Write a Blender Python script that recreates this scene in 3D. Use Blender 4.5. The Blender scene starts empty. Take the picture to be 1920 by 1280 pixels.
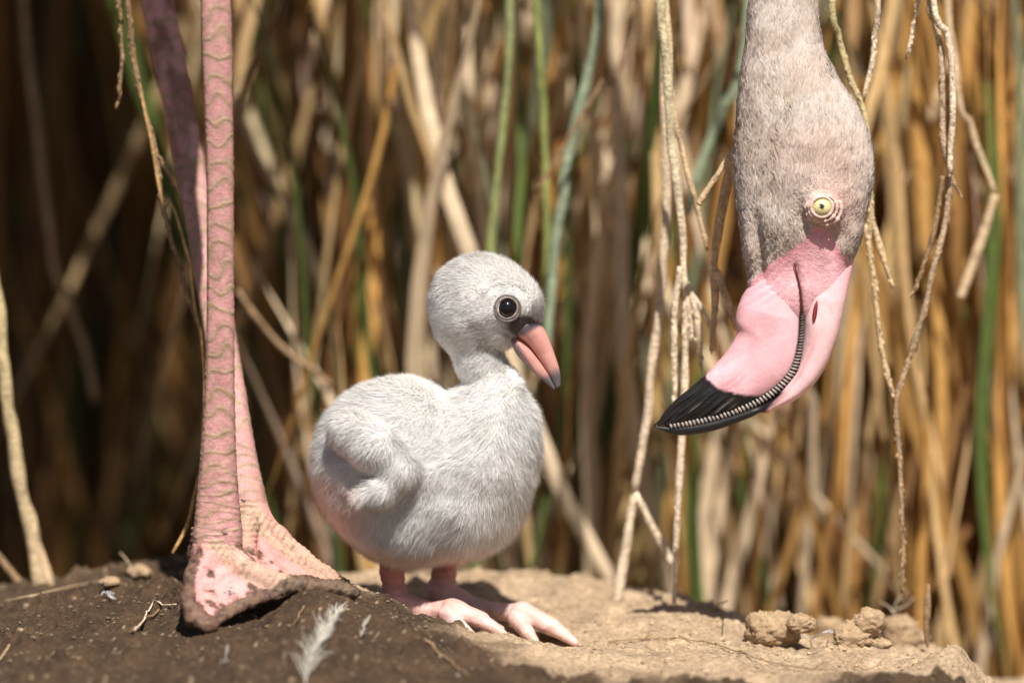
import bpy, math, random
import numpy as np
from mathutils import Vector
R = math.radians
rng = np.random.default_rng(7); random.seed(7)
sc = bpy.context.scene
COL = sc.collection

# ------------------------------------------------------------------ camera
S = 0.533/1920.0            # metres per photo pixel at the birds (a chick about 20 cm tall)
DIST, PITCH = 3.0, R(9)
T = np.array([0, 0, .155])
FWD = np.array([0, math.cos(PITCH), -math.sin(PITCH)])
UPV = np.array([0, math.sin(PITCH), math.cos(PITCH)])
CAM = T - DIST*FWD
cam = bpy.data.cameras.new('camera'); camo = bpy.data.objects.new('camera', cam); COL.objects.link(camo)
camo.location = CAM; camo.rotation_euler = (R(90)-PITCH, 0, 0)
cam.sensor_width = 36; cam.lens = 36*DIST/.533
cam.clip_start = .05; cam.clip_end = 500
cam.dof.use_dof = True; cam.dof.focus_distance = DIST-.015; cam.dof.aperture_fstop = 3.4
sc.camera = camo

# ------------------------------------------------------------------ light
SUN_EL, SUN_AZ = R(58), R(12)          # behind the camera, a little to the right
w = bpy.data.worlds.new('World'); sc.world = w; w.use_nodes = True
nt = w.node_tree; bg = nt.nodes['Background']
sky = nt.nodes.new('ShaderNodeTexSky'); sky.sky_type = 'NISHITA'; sky.sun_disc = False
sky.sun_elevation = SUN_EL; sky.sun_rotation = math.pi-SUN_AZ
nt.links.new(sky.outputs[0], bg.inputs[0]); bg.inputs[1].default_value = .05
sl = bpy.data.lights.new('sun', 'SUN'); so = bpy.data.objects.new('sun', sl); COL.objects.link(so)
sl.energy = 5.0; sl.angle = R(.53); sl.color = (1, .95, .88)
sd = Vector((math.sin(SUN_AZ)*math.cos(SUN_EL), -math.cos(SUN_AZ)*math.cos(SUN_EL), math.sin(SUN_EL)))
so.rotation_euler = sd.to_track_quat('Z', 'Y').to_euler(); so.location = (.5, -1.5, 2)
sc.view_settings.view_transform = 'Standard'; sc.view_settings.look = 'None'
sc.view_settings.exposure = 0.52; sc.view_settings.gamma = 1

# ------------------------------------------------------------------ helpers
def P(px, py, Y=0.0):
    """photo pixel -> point on the upright plane y = Y"""
    d = FWD + np.array([1., 0, 0])*(px-960)*S/DIST - UPV*(py-640)*S/DIST
    return CAM + d*((Y-CAM[1])/d[1])
def PA(lst, Y=None):
    return np.array([P(*q) if Y is None else P(q[0], q[1], Y) for q in lst])
def unit(v): return v/np.maximum(np.linalg.norm(v, axis=-1, keepdims=True), 1e-9)
def hsh(i, j, k, s=0):
    n = (i*374761393 + j*668265263 + k*1274126177 + s*974711) & 0x7fffffff
    n = ((n ^ (n >> 13))*1274126177) & 0x7fffffff
    return ((n ^ (n >> 16)) & 0xffff)/65535.0
def vnoise(p, s=0):
    p = np.asarray(p, float); f = np.floor(p).astype(np.int64); t = p-f; t = t*t*(3-2*t)
    r = 0
    for a in (0, 1):
        for b in (0, 1):
            for c in (0, 1):
                wgt = (t[..., 0] if a else 1-t[..., 0])*(t[..., 1] if b else 1-t[..., 1])*(t[..., 2] if c else 1-t[..., 2])
                r = r + wgt*hsh(f[..., 0]+a, f[..., 1]+b, f[..., 2]+c, s)
    return r
def fbm(p, o=4, s=0):
    r = 0; a = .5; p = np.asarray(p, float)
    for i in range(o): r = r + a*vnoise(p*2**i, s+i); a *= .5
    return r
def sm(a, b, x):
    t = np.clip((x-a)/(b-a), 0, 1); return t*t*(3-2*t)
def mix(a, b, t): return np.asarray(a)*(1-np.asarray(t)[..., None]) + np.asarray(b)*np.asarray(t)[..., None]
def resample(pts, n, smooth=True):
    pts = np.asarray(pts, float)
    if len(pts) > 2 and smooth:                       # Catmull-Rom
        q = np.vstack([2*pts[0]-pts[1], pts, 2*pts[-1]-pts[-2]]); out = []
        for i in range(1, len(q)-2):
            t = np.linspace(0, 1, 12, endpoint=False)[:, None]
            a, b, c, d = q[i-1:i+3]
            out.append(.5*(2*b+(c-a)*t+(2*a-5*b+4*c-d)*t**2+(-a+3*b-3*c+d)*t**3))
        pts = np.vstack(out+[pts[-1:]])
    L = np.r_[0, np.cumsum(np.linalg.norm(np.diff(pts[:, :3], axis=0), axis=1))]
    u = np.linspace(0, L[-1], n)
    return np.stack([np.interp(u, L, pts[:, k]) for k in range(pts.shape[1])], 1)

def mesh(name, V, F, col=None, mat=None, smooth=True, normals=None):
    """F: list of index arrays (m,3) / (m,4)"""
    if isinstance(F, np.ndarray): F = [F]
    F = [np.asarray(f) for f in F if len(f)]
    me = bpy.data.meshes.new(name); V = np.asarray(V, np.float32)
    me.vertices.add(len(V)); me.vertices.foreach_set('co', V.ravel())
    idx = np.concatenate([f.ravel() for f in F]).astype(np.int32)
    tot = np.concatenate([np.full(len(f), f.shape[1]) for f in F])
    me.loops.add(len(idx)); me.loops.foreach_set('vertex_index', idx)
    me.polygons.add(len(tot)); me.polygons.foreach_set('loop_start', np.r_[0, np.cumsum(tot)[:-1]].astype(np.int32))
    me.update(calc_edges=True)
    me.polygons.foreach_set('use_smooth', np.full(len(tot), smooth))
    if col is not None:
        at = me.color_attributes.new('Col', 'FLOAT_COLOR', 'POINT')
        c = np.ones((len(V), 4), np.float32); c[:, :3] = col; at.data.foreach_set('color', c.ravel())
    if normals is not None: me.normals_split_custom_set_from_vertices(np.asarray(normals, np.float32))
    if mat: me.materials.append(mat)
    return me
def obj(name, me, parent=None, label=None, cat=None, group=None, kind=None, loc=None):
    o = bpy.data.objects.new(name, me); COL.objects.link(o)
    if loc is not None: o.location = loc
    if parent is not None:
        wp = Vector(parent.location)+(Vector(parent.parent.location) if parent.parent else Vector())
        o.parent = parent; o.location = -wp if loc is None else Vector(loc)-wp
    if label: o['label'] = label
    if cat: o['category'] = cat
    if group: o['group'] = group
    if kind: o['kind'] = kind
    return o
def empty(name, loc, label, cat, group=None):
    o = obj(name, None, None, label, cat, group, loc=Vector(loc)); o.empty_display_size = .02; return o
def join(parts):
    """[(V,F,col)] -> one"""
    Vs, Fs, Cs, off = [], [], [], 0
    for V, F, c in parts:
        if isinstance(F, np.ndarray): F = [F]
        Vs.append(V); Fs += [f+off for f in F]; off += len(V)
        c = np.asarray(c, float); Cs.append(np.broadcast_to(c, (len(V), 3)))
    t = [f for f in Fs if f.shape[1] == 3]; q = [f for f in Fs if f.shape[1] == 4]
    F = ([np.vstack(t)] if t else []) + ([np.vstack(q)] if q else [])
    return np.vstack(Vs), F, np.vstack(Cs)
def vnormals(V, F):
    N = np.zeros_like(V)
    for f in ([F] if isinstance(F, np.ndarray) else F):
        n = np.cross(V[f[:, 2]]-V[f[:, 0]], V[f[:, -1]]-V[f[:, 1]] if f.shape[1] == 4 else V[f[:, 1]]-V[f[:, 0]])
        if f.shape[1] == 3: n = -n
        for k in range(f.shape[1]): np.add.at(N, f[:, k], n)
    return unit(N)
def grid_faces(n, m, closed=True):
    i = np.arange(n-1)[:, None]; j = np.arange(m if closed else m-1)[None]
    a = i*m+j; b = i*m+(j+1) % m
    return np.stack([a, b, b+m, a+m], -1).reshape(-1, 4)
def loft(C, U, W, caps=True, m=32, power=1.0):
    """rings: centre C, half axis vectors U and W"""
    n = len(C); t = np.linspace(0, 2*np.pi, m, endpoint=False)
    ct, st = np.cos(t), np.sin(t)
    if power != 1: ct = np.sign(ct)*np.abs(ct)**power; st = np.sign(st)*np.abs(st)**power
    V = (C[:, None]+U[:, None]*ct[None, :, None]+W[:, None]*st[None, :, None]).reshape(-1, 3)
    F = [grid_faces(n, m)]
    if caps:
        V = np.vstack([V, C[:1], C[-1:]]); j = np.arange(m); k = (j+1) % m
        F.append(np.vstack([np.stack([k, j, np.full(m, n*m)], 1), np.stack([j+(n-1)*m, k+(n-1)*m, np.full(m, n*m+1)], 1)]))
    return V, F
def tube(path, rad, m=8, flat=1.0):
    path = np.asarray(path); n = len(path)
    rad = np.broadcast_to(rad, (n,)) if np.ndim(rad) < 2 else rad
    tg = unit(np.gradient(path, axis=0)); ref = np.array([0, 1., 0]) if abs(tg[:, 1]).mean() < .8 else np.array([1., 0, 0])
    u = unit(np.cross(tg, ref)); v = unit(np.cross(tg, u))
    return loft(path, u*rad[:, None], v*rad[:, None]*flat, True, m)

# signed distance modelling -----------------------------------------------
class Field:
    def __init__(s, lo, hi, h):
        s.lo = np.asarray(lo, float); s.h = h
        s.n = np.ceil((np.asarray(hi)-s.lo)/h).astype(int)+1
        s.F = np.full(s.n, .05, np.float32)
    def region(s, lo, hi, pad):
        a = np.clip(np.floor((lo-pad-s.lo)/s.h).astype(int), 0, s.n-1); b = np.clip(np.ceil((hi+pad-s.lo)/s.h).astype(int)+1, 1, s.n)
        sl_ = tuple(slice(i, j) for i, j in zip(a, b))
        g = np.meshgrid(*[s.lo[k]+s.h*np.arange(a[k], b[k]) for k in range(3)], indexing='ij')
        return sl_, np.stack(g, -1)
    def blend(s, sl_, d, k, sub=False):
        a = s.F[sl_]
        if sub:
            hh = np.clip(.5-.5*(a+d)/k, 0, 1); s.F[sl_] = a+(-d-a)*hh+k*hh*(1-hh)
        else:
            hh = np.clip(.5+.5*(a-d)/k, 0, 1); s.F[sl_] = a+(d-a)*hh-k*hh*(1-hh)
    def cone(s, a, b, ra, rb, k=.004, sub=False):
        a, b = np.asarray(a), np.asarray(b); m = max(ra, rb)
        sl_, p = s.region(np.minimum(a, b)-m, np.maximum(a, b)+m, k*2+.004)
        ba = b-a; t = np.clip(((p-a)@ba)/(ba@ba+1e-12), 0, 1)
        s.blend(sl_, np.linalg.norm(p-a-t[..., None]*ba, axis=-1)-(ra+(rb-ra)*t), k, sub)
    def chain(s, pts, rads, k=.004):
        for i in range(len(pts)-1): s.cone(pts[i], pts[i+1], rads[i], rads[i+1], k)
    def ell(s, c, r, rot=0, k=.006, sub=False):
        c = np.asarray(c); r = np.asarray(r); m = r.max()
        sl_, p = s.region(c-m, c+m, k*2+.004); q = p-c
        ca, sa = math.cos(rot), math.sin(rot)
        q = np.stack([q[..., 0]*ca+q[..., 2]*sa, q[..., 1], -q[..., 0]*sa+q[..., 2]*ca], -1)
        k0 = np.linalg.norm(q/r, axis=-1); k1 = np.linalg.norm(q/r**2, axis=-1)
        s.blend(sl_, k0*(k0-1)/np.maximum(k1, 1e-6), k, sub)
    def tri(s, a, b, c, th, k=.002):
        a, b, c = map(np.asarray, (a, b, c))
        sl_, p = s.region(np.minimum(np.minimum(a, b), c)-th, np.maximum(np.maximum(a, b), c)+th, k*2+.004)
        n = np.cross(b-a, c-a); n = n/np.linalg.norm(n)
        def edge(u, v):
            e = v-u; t = np.clip(((p-u)@e)/(e@e), 0, 1); return np.linalg.norm(p-u-t[..., None]*e, axis=-1)
        ins = np.ones(p.shape[:-1], bool)
        for u, v in ((a, b), (b, c), (c, a)): ins &= ((p-u)@np.cross(n, v-u)) >= 0
        d = np.where(ins, np.abs((p-a)@n), np.minimum(np.minimum(edge(a, b), edge(b, c)), edge(c, a)))
        s.blend(sl_, d-th, k)
    def nets(s):
        F = s.F; ins = F < 0; nx, ny, nz = F.shape
        c = [ins[i:nx-1+i, j:ny-1+j, k:nz-1+k] for i in (0, 1) for j in (0, 1) for k in (0, 1)]
        cnt = sum(x.astype(np.int8) for x in c); act = (cnt > 0) & (cnt < 8)
        ids = -np.ones(act.shape, np.int64); cells = np.argwhere(act); ids[act] = np.arange(len(cells))
        acc = np.zeros((len(cells), 3)); num = np.zeros(len(cells))
        cor = [(i, j, k) for i in (0, 1) for j in (0, 1) for k in (0, 1)]
        for a in cor:
            for ax in range(3):
                if a[ax]: continue
                b = list(a); b[ax] = 1
                A = cells+a; B = cells+b; fa = F[tuple(A.T)]; fb = F[tuple(B.T)]; cr = (fa < 0) != (fb < 0)
                t = fa/np.where(cr, fa-fb, 1); pt = np.array(a, float)+np.outer(t, np.array(b)-np.array(a))
                acc[cr] += pt[cr]; num[cr] += 1
        V = s.lo+s.h*(cells+acc/num[:, None]); Q = []
        for ax in range(3):
            u, v = (ax+1) % 3, (ax+2) % 3
            s0 = [slice(None)]*3; s1 = [slice(None)]*3; s0[ax] = slice(0, -1); s1[ax] = slice(1, None)
            a = ins[tuple(s0)]; b = ins[tuple(s1)]; e = np.argwhere(a != b)
            e = e[(e[:, u] > 0) & (e[:, v] > 0) & (e[:, u] < F.shape[u]-1) & (e[:, v] < F.shape[v]-1)]
            eu = np.zeros(3, int); eu[u] = 1; ev = np.zeros(3, int); ev[v] = 1
            q = np.stack([ids[tuple((e-eu-ev).T)], ids[tuple((e-ev).T)], ids[tuple(e.T)], ids[tuple((e-eu).T)]], 1)
            fl = ~a[tuple(e.T)]; q[fl] = q[fl][:, ::-1]; Q.append(q)
        Q = np.vstack(Q); return V, Q[(Q >= 0).all(1)]

def strands(name, V, F, N, count, dens, length, flow, lift, width, colf, mat, bend=.5, jit=.35, rough=.2):
    """soft down / small feathers: thin tapering ribbons rooted on a surface; dens, length, flow, colf take points and normals"""
    Fq = F if isinstance(F, list) else [F]
    tri = np.vstack([f if f.shape[1] == 3 else np.vstack([f[:, :3], f[:, [0, 2, 3]]]) for f in Fq])
    a, b, c = V[tri[:, 0]], V[tri[:, 1]], V[tri[:, 2]]
    cen = (a+b+c)/3; ar = np.linalg.norm(np.cross(b-a, c-a), axis=1)*dens(cen, unit(N[tri].mean(1)))
    pick = rng.choice(len(tri), count, p=ar/ar.sum())
    r1 = np.sqrt(rng.random(count)); r2 = rng.random(count)
    w0, w1, w2 = 1-r1, r1*(1-r2), r1*r2; t = tri[pick]
    p = V[t[:, 0]]*w0[:, None]+V[t[:, 1]]*w1[:, None]+V[t[:, 2]]*w2[:, None]
    n = unit(N[t[:, 0]]*w0[:, None]+N[t[:, 1]]*w1[:, None]+N[t[:, 2]]*w2[:, None])
    fl = flow(p, n); fl = unit(fl-(fl*n).sum(1, keepdims=True)*n)
    clump = np.stack([vnoise(p*260, 31+k) for k in range(3)], 1)-.5
    L = (length(p, n)*(.65+.7*rng.random(count)))[:, None]
    d0 = unit(n*lift+fl*(1-lift)+clump*.9*jit+rng.normal(0, jit*.45, (count, 3)))
    d1 = unit(d0+fl*bend+clump*jit+rng.normal(0, jit*.35, (count, 3)))
    wv = unit(np.cross(d0, n+rng.normal(0, .35, (count, 3))))*width*(.6+.8*rng.random((count, 1)))
    mid = p+d0*L*.5; tip = mid+d1*L*.5
    X = np.stack([p-wv, p+wv, mid+wv*.75, mid-wv*.75, tip], 1).reshape(-1, 3)
    o = np.arange(count)[:, None]*5
    q = o+np.array([0, 1, 2, 3]); q3 = o+np.array([3, 2, 4])
    gn = np.cross(wv, d0); flip = (gn*n).sum(1) < 0
    q[flip] = q[flip][:, ::-1]; q3[flip] = q3[flip][:, ::-1]
    nn = unit(n+rough*rng.normal(0, 1, (count, 3))+.5*rough*unit(clump))
    col = np.repeat(colf(p, n), 5, 0).reshape(-1, 5, 3)*np.array([.82, .82, 1, 1, 1.06])[None, :, None]
    return mesh(name, X, [q3, q], col.reshape(-1, 3), mat, True, np.repeat(nn, 5, 0))

# ------------------------------------------------------------------ materials
def material(name, rough=.7, col=None, attr=True, noise=None, bump=None, trans=0, sss=0, coat=0, spec=.4, sheen=0, hue=None, sssr=.004, grain=None):
    m = bpy.data.materials.new(name); m.use_nodes = True; n = m.node_tree.nodes; l = m.node_tree.links
    b = n['Principled BSDF']; b.inputs['Roughness'].default_value = rough; b.inputs['Specular IOR Level'].default_value = spec
    tc = n.new('ShaderNodeTexCoord')
    if attr: a = n.new('ShaderNodeAttribute'); a.attribute_name = 'Col'; src = a.outputs['Color']
    else: a = n.new('ShaderNodeRGB'); a.outputs[0].default_value = (*col, 1); src = a.outputs[0]
    for sca, amt, det in (noise or []):                 # mottled pigment
        t = n.new('ShaderNodeTexNoise'); t.inputs['Scale'].default_value = sca; t.inputs['Detail'].default_value = det
        l.new(tc.outputs['Object'], t.inputs['Vector'])
        mr = n.new('ShaderNodeMapRange'); mr.inputs[1].default_value = .25; mr.inputs[2].default_value = .75
        mr.inputs[3].default_value = 1-amt; mr.inputs[4].default_value = 1+amt; l.new(t.outputs['Fac'], mr.inputs[0])
        mx = n.new('ShaderNodeVectorMath'); mx.operation = 'SCALE'; l.new(src, mx.inputs[0]); l.new(mr.outputs[0], mx.inputs['Scale']); src = mx.outputs[0]
    if hue:
        oi = n.new('ShaderNodeObjectInfo'); mr = n.new('ShaderNodeMapRange'); mr.inputs[3].default_value = 1-hue; mr.inputs[4].default_value = 1+hue
        l.new(oi.outputs['Random'], mr.inputs[0]); mx = n.new('ShaderNodeVectorMath'); mx.operation = 'SCALE'
        l.new(src, mx.inputs[0]); l.new(mr.outputs[0], mx.inputs['Scale']); src = mx.outputs[0]
    l.new(src, b.inputs['Base Color'])
    prev = None
    for kind, sca, dist, strn in (bump or []):
        if kind == 'n': t = n.new('ShaderNodeTexNoise'); t.inputs['Detail'].default_value = 5; o = t.outputs['Fac']
        elif kind == 'v': t = n.new('ShaderNodeTexVoronoi'); o = t.outputs['Distance']
        t.inputs['Scale'].default_value = sca; l.new(tc.outputs['Object'], t.inputs['Vector'])
        bp = n.new('ShaderNodeBump'); bp.inputs['Distance'].default_value = dist; bp.inputs['Strength'].default_value = strn
        l.new(o, bp.inputs['Height'])
        if prev: l.new(prev, bp.inputs['Normal'])
        prev = bp.outputs[0]
    if prev: l.new(prev, b.inputs['Normal'])
    if sss:
        b.inputs['Subsurface Weight'].default_value = sss; b.inputs['Subsurface Radius'].default_value = (1, .35, .25); b.inputs['Subsurface Scale'].default_value = sssr
    if coat: b.inputs['Coat Weight'].default_value = coat; b.inputs['Coat Roughness'].default_value = .25
    if sheen: b.inputs['Sheen Weight'].default_value = sheen; b.inputs['Sheen Roughness'].default_value = .6
    if trans:
        tr = n.new('ShaderNodeBsdfTranslucent'); l.new(src, tr.inputs['Color']); ms = n.new('ShaderNodeMixShader'); ms.inputs[0].default_value = trans
        l.new(b.outputs[0], ms.inputs[1]); l.new(tr.outputs[0], ms.inputs[2]); l.new(ms.outputs[0], n['Material Output'].inputs['Surface'])
    return m
M = dict(
    soil=material('soil', .9, noise=[(60, .3, 6), (420, .38, 3)], bump=[('n', 300, .0018, 1), ('n', 1100, .0008, 1)], spec=.25),
    clod=material('clod', .95, noise=[(300, .25, 5)], bump=[('n', 420, .0012, 1), ('n', 1300, .0004, 1)], spec=.2),
    ground=material('ground', .95, noise=[(8, .3, 6)], spec=.2),
    down=material('down', .9, trans=.14, spec=.15),
    plume=material('plume', .75, trans=.22, spec=.25),
    skin=material('skin', .55, noise=[(180, .12, 4)], bump=[('n', 900, .0004, .5)], sss=.25, spec=.4, sssr=.003),
    leg=material('leg_skin', .62, noise=[(220, .18, 4), (900, .16, 3)], bump=[('n', 480, .0007, .55), ('n', 1300, .0004, .7)], sss=.04, spec=.35, sssr=.001),
    bill=material('bill_horn', .46, noise=[(120, .07, 5), (600, .06, 4)], bump=[('n', 420, .0004, .45), ('n', 1500, .0002, .5)], sss=.10, spec=.42, sssr=.002),
    iris=material('eye_iris', .12, spec=.5, coat=1),
    eye=material('eye_dark', .06, spec=.35, coat=.15),
    reed=material('reed', .62, trans=.25, noise=[(90, .18, 4)], spec=.35),
    reed1=material('reed_single', .62, trans=.2, noise=[(90, .22, 4)], spec=.35, hue=.35),
    stem=material('dry_stem', .7, noise=[(120, .25, 4), (500, .4, 4)], bump=[('n', 420, .0012, .8), ('n', 1100, .0006, .8)], spec=.35),
)

# ------------------------------------------------------------------ setting: ground, nest mound
GZ = -.22
def ground_sheet():
    xs = np.r_[-150, -40, -10, -3, np.linspace(-1.2, 1.2, 60), 3, 10, 40, 150]
    ys = np.r_[-150, -40, -10, -3, np.linspace(-1.2, 2.6, 80), 5, 10, 40, 150]
    X, Y = np.meshgrid(xs, ys, indexing='ij'); p = np.stack([X, Y, X*0], -1)
    Z = GZ+.03*(fbm(p*4, 4, 3)-.5)
    V = np.stack([X, Y, Z], -1).reshape(-1, 3)
    c = mix((.10, .065, .035), (.19, .13, .075), fbm(p*9, 3, 5).ravel())
    return mesh('ground', V, grid_faces(len(xs), len(ys), False), c, M['ground'])
obj('ground', ground_sheet(), kind='structure')

ctrl = []
def row(Y, lst, dz=0):
    for px, py in lst: q = P(px, py, Y); ctrl.append((q[0], q[1], q[2]+dz))
row(.165, [(-150, 1150), (0, 1116), (150, 1087), (340, 1056), (480, 1070), (620, 1082), (760, 1084), (900, 1082), (1000, 1081), (1100, 1086), (1200, 1112), (1300, 1136), (1400, 1170), (1500, 1192), (1620, 1200), (1740, 1222), (1820, 1268), (1900, 1350), (2050, 1450)])
row(.10, [(0, 1128), (200, 1098), (340, 1076), (480, 1085), (640, 1105), (832, 1118), (1000, 1122), (1150, 1132), (1290, 1138), (1420, 1172), (1560, 1196), (1740, 1222), (1830, 1268), (1910, 1350)])
row(.045, [(832, 1134), (740, 1130), (940, 1152), (1100, 1168), (1300, 1160), (1420, 1190), (640, 1112)])
row(0, [(-100, 1190), (0, 1158), (150, 1140), (340, 1110), (480, 1100), (580, 1105), (660, 1118), (742, 1150), (830, 1178), (930, 1198), (1000, 1211), (1075, 1213), (1200, 1212), (1350, 1204), (1500, 1216), (1650, 1216), (1760, 1240), (1850, 1285), (1930, 1380)])
row(-.03, [(880, 1193), (945, 1200), (800, 1166), (740, 1142)])
row(-.06, [(-100, 1215), (0, 1192), (150, 1180), (300, 1158), (400, 1125), (480, 1126), (560, 1116), (640, 1119), (700, 1136), (800, 1168), (900, 1192), (1060, 1216), (1200, 1226), (1350, 1234), (1500, 1238), (1700, 1244), (1810, 1272), (1870, 1310), (1950, 1400)])
row(-.09, [(340, 1178), (400, 1190), (460, 1166), (560, 1146), (250, 1195), (0, 1215), (700, 1160)])
row(-.15, [(-100, 1275), (0, 1255), (200, 1242), (400, 1240), (560, 1220), (700, 1228), (850, 1250), (1000, 1268), (1200, 1276), (1400, 1288), (1600, 1284), (1800, 1300), (1950, 1420)])
row(-.24, [(-100, 1400), (200, 1385), (500, 1370), (800, 1385), (1100, 1400), (1400, 1410), (1700, 1420), (1950, 1520)])
for x in np.linspace(-.42, .42, 9):
    ctrl.append((x, .23, -.07)); ctrl.append((x, .29, -.16)); ctrl.append((x, .36, -.27)); ctrl.append((x, -.36, -.16)); ctrl.append((x, -.46, -.27))
for y in np.linspace(-.4, .3, 6):
    ctrl.append((-.40, y, -.14)); ctrl.append((.42, y, -.20)); ctrl.append((-.50, y, -.27)); ctrl.append((.50, y, -.27))
ctrl = np.array(ctrl)
def rbf_fit():
    c = ctrl[:, :2]; d = np.linalg.norm(c[:, None]-c[None], axis=-1); n = len(c)
    K = np.sqrt(d**2+.012**2); A = np.zeros((n+3, n+3)); A[:n, :n] = K-np.eye(n)*.004*-1
    A[:n, n] = 1; A[:n, n+1:] = c; A[n:, :n] = A[:n, n:].T
    return np.linalg.solve(A, np.r_[ctrl[:, 2], 0, 0, 0])
RW = rbf_fit()
def smooth_h(x, y):
    x = np.asarray(x, float); y = np.asarray(y, float); n = len(ctrl); h = RW[n]+RW[n+1]*x+RW[n+2]*y
    for i in range(n): h = h+RW[i]*np.sqrt((x-ctrl[i, 0])**2+(y-ctrl[i, 1])**2+.012**2)
    return h
def wet_shade(x, y):
    """where the nest mud is dark: damp left flank and front rim, overhang shade painted in at the right front; the right-hand top is dry"""
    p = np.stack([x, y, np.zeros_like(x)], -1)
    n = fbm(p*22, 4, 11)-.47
    edge = -.015-.115*sm(-.12, .10, x)+.02*sm(.1, .22, x)  # right-hand stretch darkened to stand for an overhang's shadow
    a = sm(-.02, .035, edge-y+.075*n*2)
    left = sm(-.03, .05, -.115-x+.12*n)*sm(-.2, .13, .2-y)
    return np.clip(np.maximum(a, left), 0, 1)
def mound_h(x, y):
    p = np.stack([x, y, np.zeros_like(x)], -1); ws = wet_shade(x, y)
    h = smooth_h(x, y)
    near = np.maximum(np.exp(-((x+.03)**2/.07**2+(y)**2/.07**2)), np.exp(-((x+.10)**2/.06**2+(y+.06)**2/.05**2)))          # trodden smooth round the feet
    h = h+(fbm(p*28, 4, 1)-.47)*.009*(1-.7*near)
    lump = np.maximum(fbm(p*75, 3, 21)-.46, 0)
    h = h+lump*(.013+.012*ws)*(1-.6*near)
    h = h+(fbm(p*210, 3, 4)-.45)*.0028*(1-.3*near)
    crumbs = np.maximum(vnoise(p*420, 8)-.62, 0)
    h = h+crumbs*.004*(.4+.6*ws)
    h = h-np.maximum(fbm(p*34, 3, 17)-.60, 0)*.05*ws*(1-near)    # pits in the dark mud
    return h
def build_mound():
    xs = np.r_[np.linspace(-.52, -.31, 30)[:-1], np.linspace(-.31, .31, 520), np.linspace(.31, .52, 30)[1:]]
    ys = np.r_[np.linspace(-.48, -.2, 40)[:-1], np.linspace(-.2, .2, 330), np.linspace(.2, .40, 40)[1:]]
    X, Y = np.meshgrid(xs, ys, indexing='ij'); H = mound_h(X, Y)
    V = np.stack([X, Y, H], -1).reshape(-1, 3); ws = wet_shade(X, Y).ravel()
    dry = mix((.43, .315, .205), (.31, .215, .13), fbm(V*[40, 40, 0], 3, 2))
    wet_shade_col = mix((.085, .050, .027), (.036, .022, .013), fbm(V*[55, 55, 0], 4, 6))
    c = mix(dry, wet_shade_col, ws)
    c = mix(c, np.array([.5, .38, .24]), (vnoise(V*[700, 700, 0], 9) > .93)*(.55))
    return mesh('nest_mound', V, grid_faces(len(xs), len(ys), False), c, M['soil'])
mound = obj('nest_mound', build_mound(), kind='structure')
def on_ground(px, py, Y0=0.0):
    """where the pixel's ray meets the mound"""
    lo, hi = -.45, .3; ys = np.linspace(lo, hi, 600); pts = np.array([P(px, py, y) for y in ys])
    d = pts[:, 2]-mound_h(pts[:, 0], pts[:, 1]); k = np.argmax(d < 0)
    return pts[k] if d[k] < 0 else P(px, py, Y0)

# ------------------------------------------------------------------ reed thicket behind the nest
PAL = dict(gold=(.56, .31, .09), tan=(.60, .405, .19), cream=(.76, .59, .39), brown=(.17, .085, .03), umber=(.34, .175, .055), green=(.085, .125, .026), sage=(.25, .29, .17))
def blade(L, wd, curve, twist, nseg=9, fold=.35, base=None):
    s = np.linspace(0, 1, nseg); z = s*L
    wdt = wd*np.minimum(1, .55+2.5*s)*np.clip((1-s)*2.6, .04, 1)**.8
    cx = curve*L*s**2; ang = twist*s
    cen = np.stack([cx, np.zeros_like(s), z], 1)
    sd_ = np.stack([np.cos(ang), np.sin(ang), np.zeros_like(s)], 1); nd = np.stack([-np.sin(ang), np.cos(ang), np.zeros_like(s)], 1)
    V = np.stack([cen-sd_*wdt[:, None]/2, cen+nd*(wdt*fold)[:, None], cen+sd_*wdt[:, None]/2], 1).reshape(-1, 3)
    i = np.arange(nseg-1)[:, None]*3; F = np.vstack([i+np.array([0, 1, 4, 3]), i+np.array([1, 2, 5, 4])])
    return V, F
def rot_zxy(V, rz, rx, ry):
    cz, sz = math.cos(rz), math.sin(rz); V = V@np.array([[cz, sz, 0], [-sz, cz, 0], [0, 0, 1]])
    cx, sx = math.cos(rx), math.sin(rx); V = V@np.array([[1, 0, 0], [0, cx, sx], [0, -sx, cx]])
    cy, sy = math.cos(ry), math.sin(ry); return V@np.array([[cy, 0, -sy], [0, 1, 0], [sy, 0, cy]])
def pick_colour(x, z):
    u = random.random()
    if x < -.10: tab = (('brown', .3), ('umber', .62), ('tan', .75), ('green', .92), ('sage', 1))  # darker leaf mix, the hollow's shade partly put into the colours
    elif x < .02: tab = (('cream', .44), ('tan', .64), ('gold', .74), ('green', .86), ('sage', .94), ('umber', 1))  # extra cream leaves, sunlight on the middle partly put into the colours
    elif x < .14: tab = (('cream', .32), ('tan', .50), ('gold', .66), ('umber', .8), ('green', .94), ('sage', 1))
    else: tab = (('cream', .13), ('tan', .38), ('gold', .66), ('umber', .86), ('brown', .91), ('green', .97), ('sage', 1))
    for k, v in tab:
        if u < v: return k
def reed_front(x):
    """the thicket's face: a hollow on the left, nearer in the middle and on the right"""
    return .40+.50*float(sm(-.10, -.16, x)) - .03*float(sm(.1, .3, x))
parts = []
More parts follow.
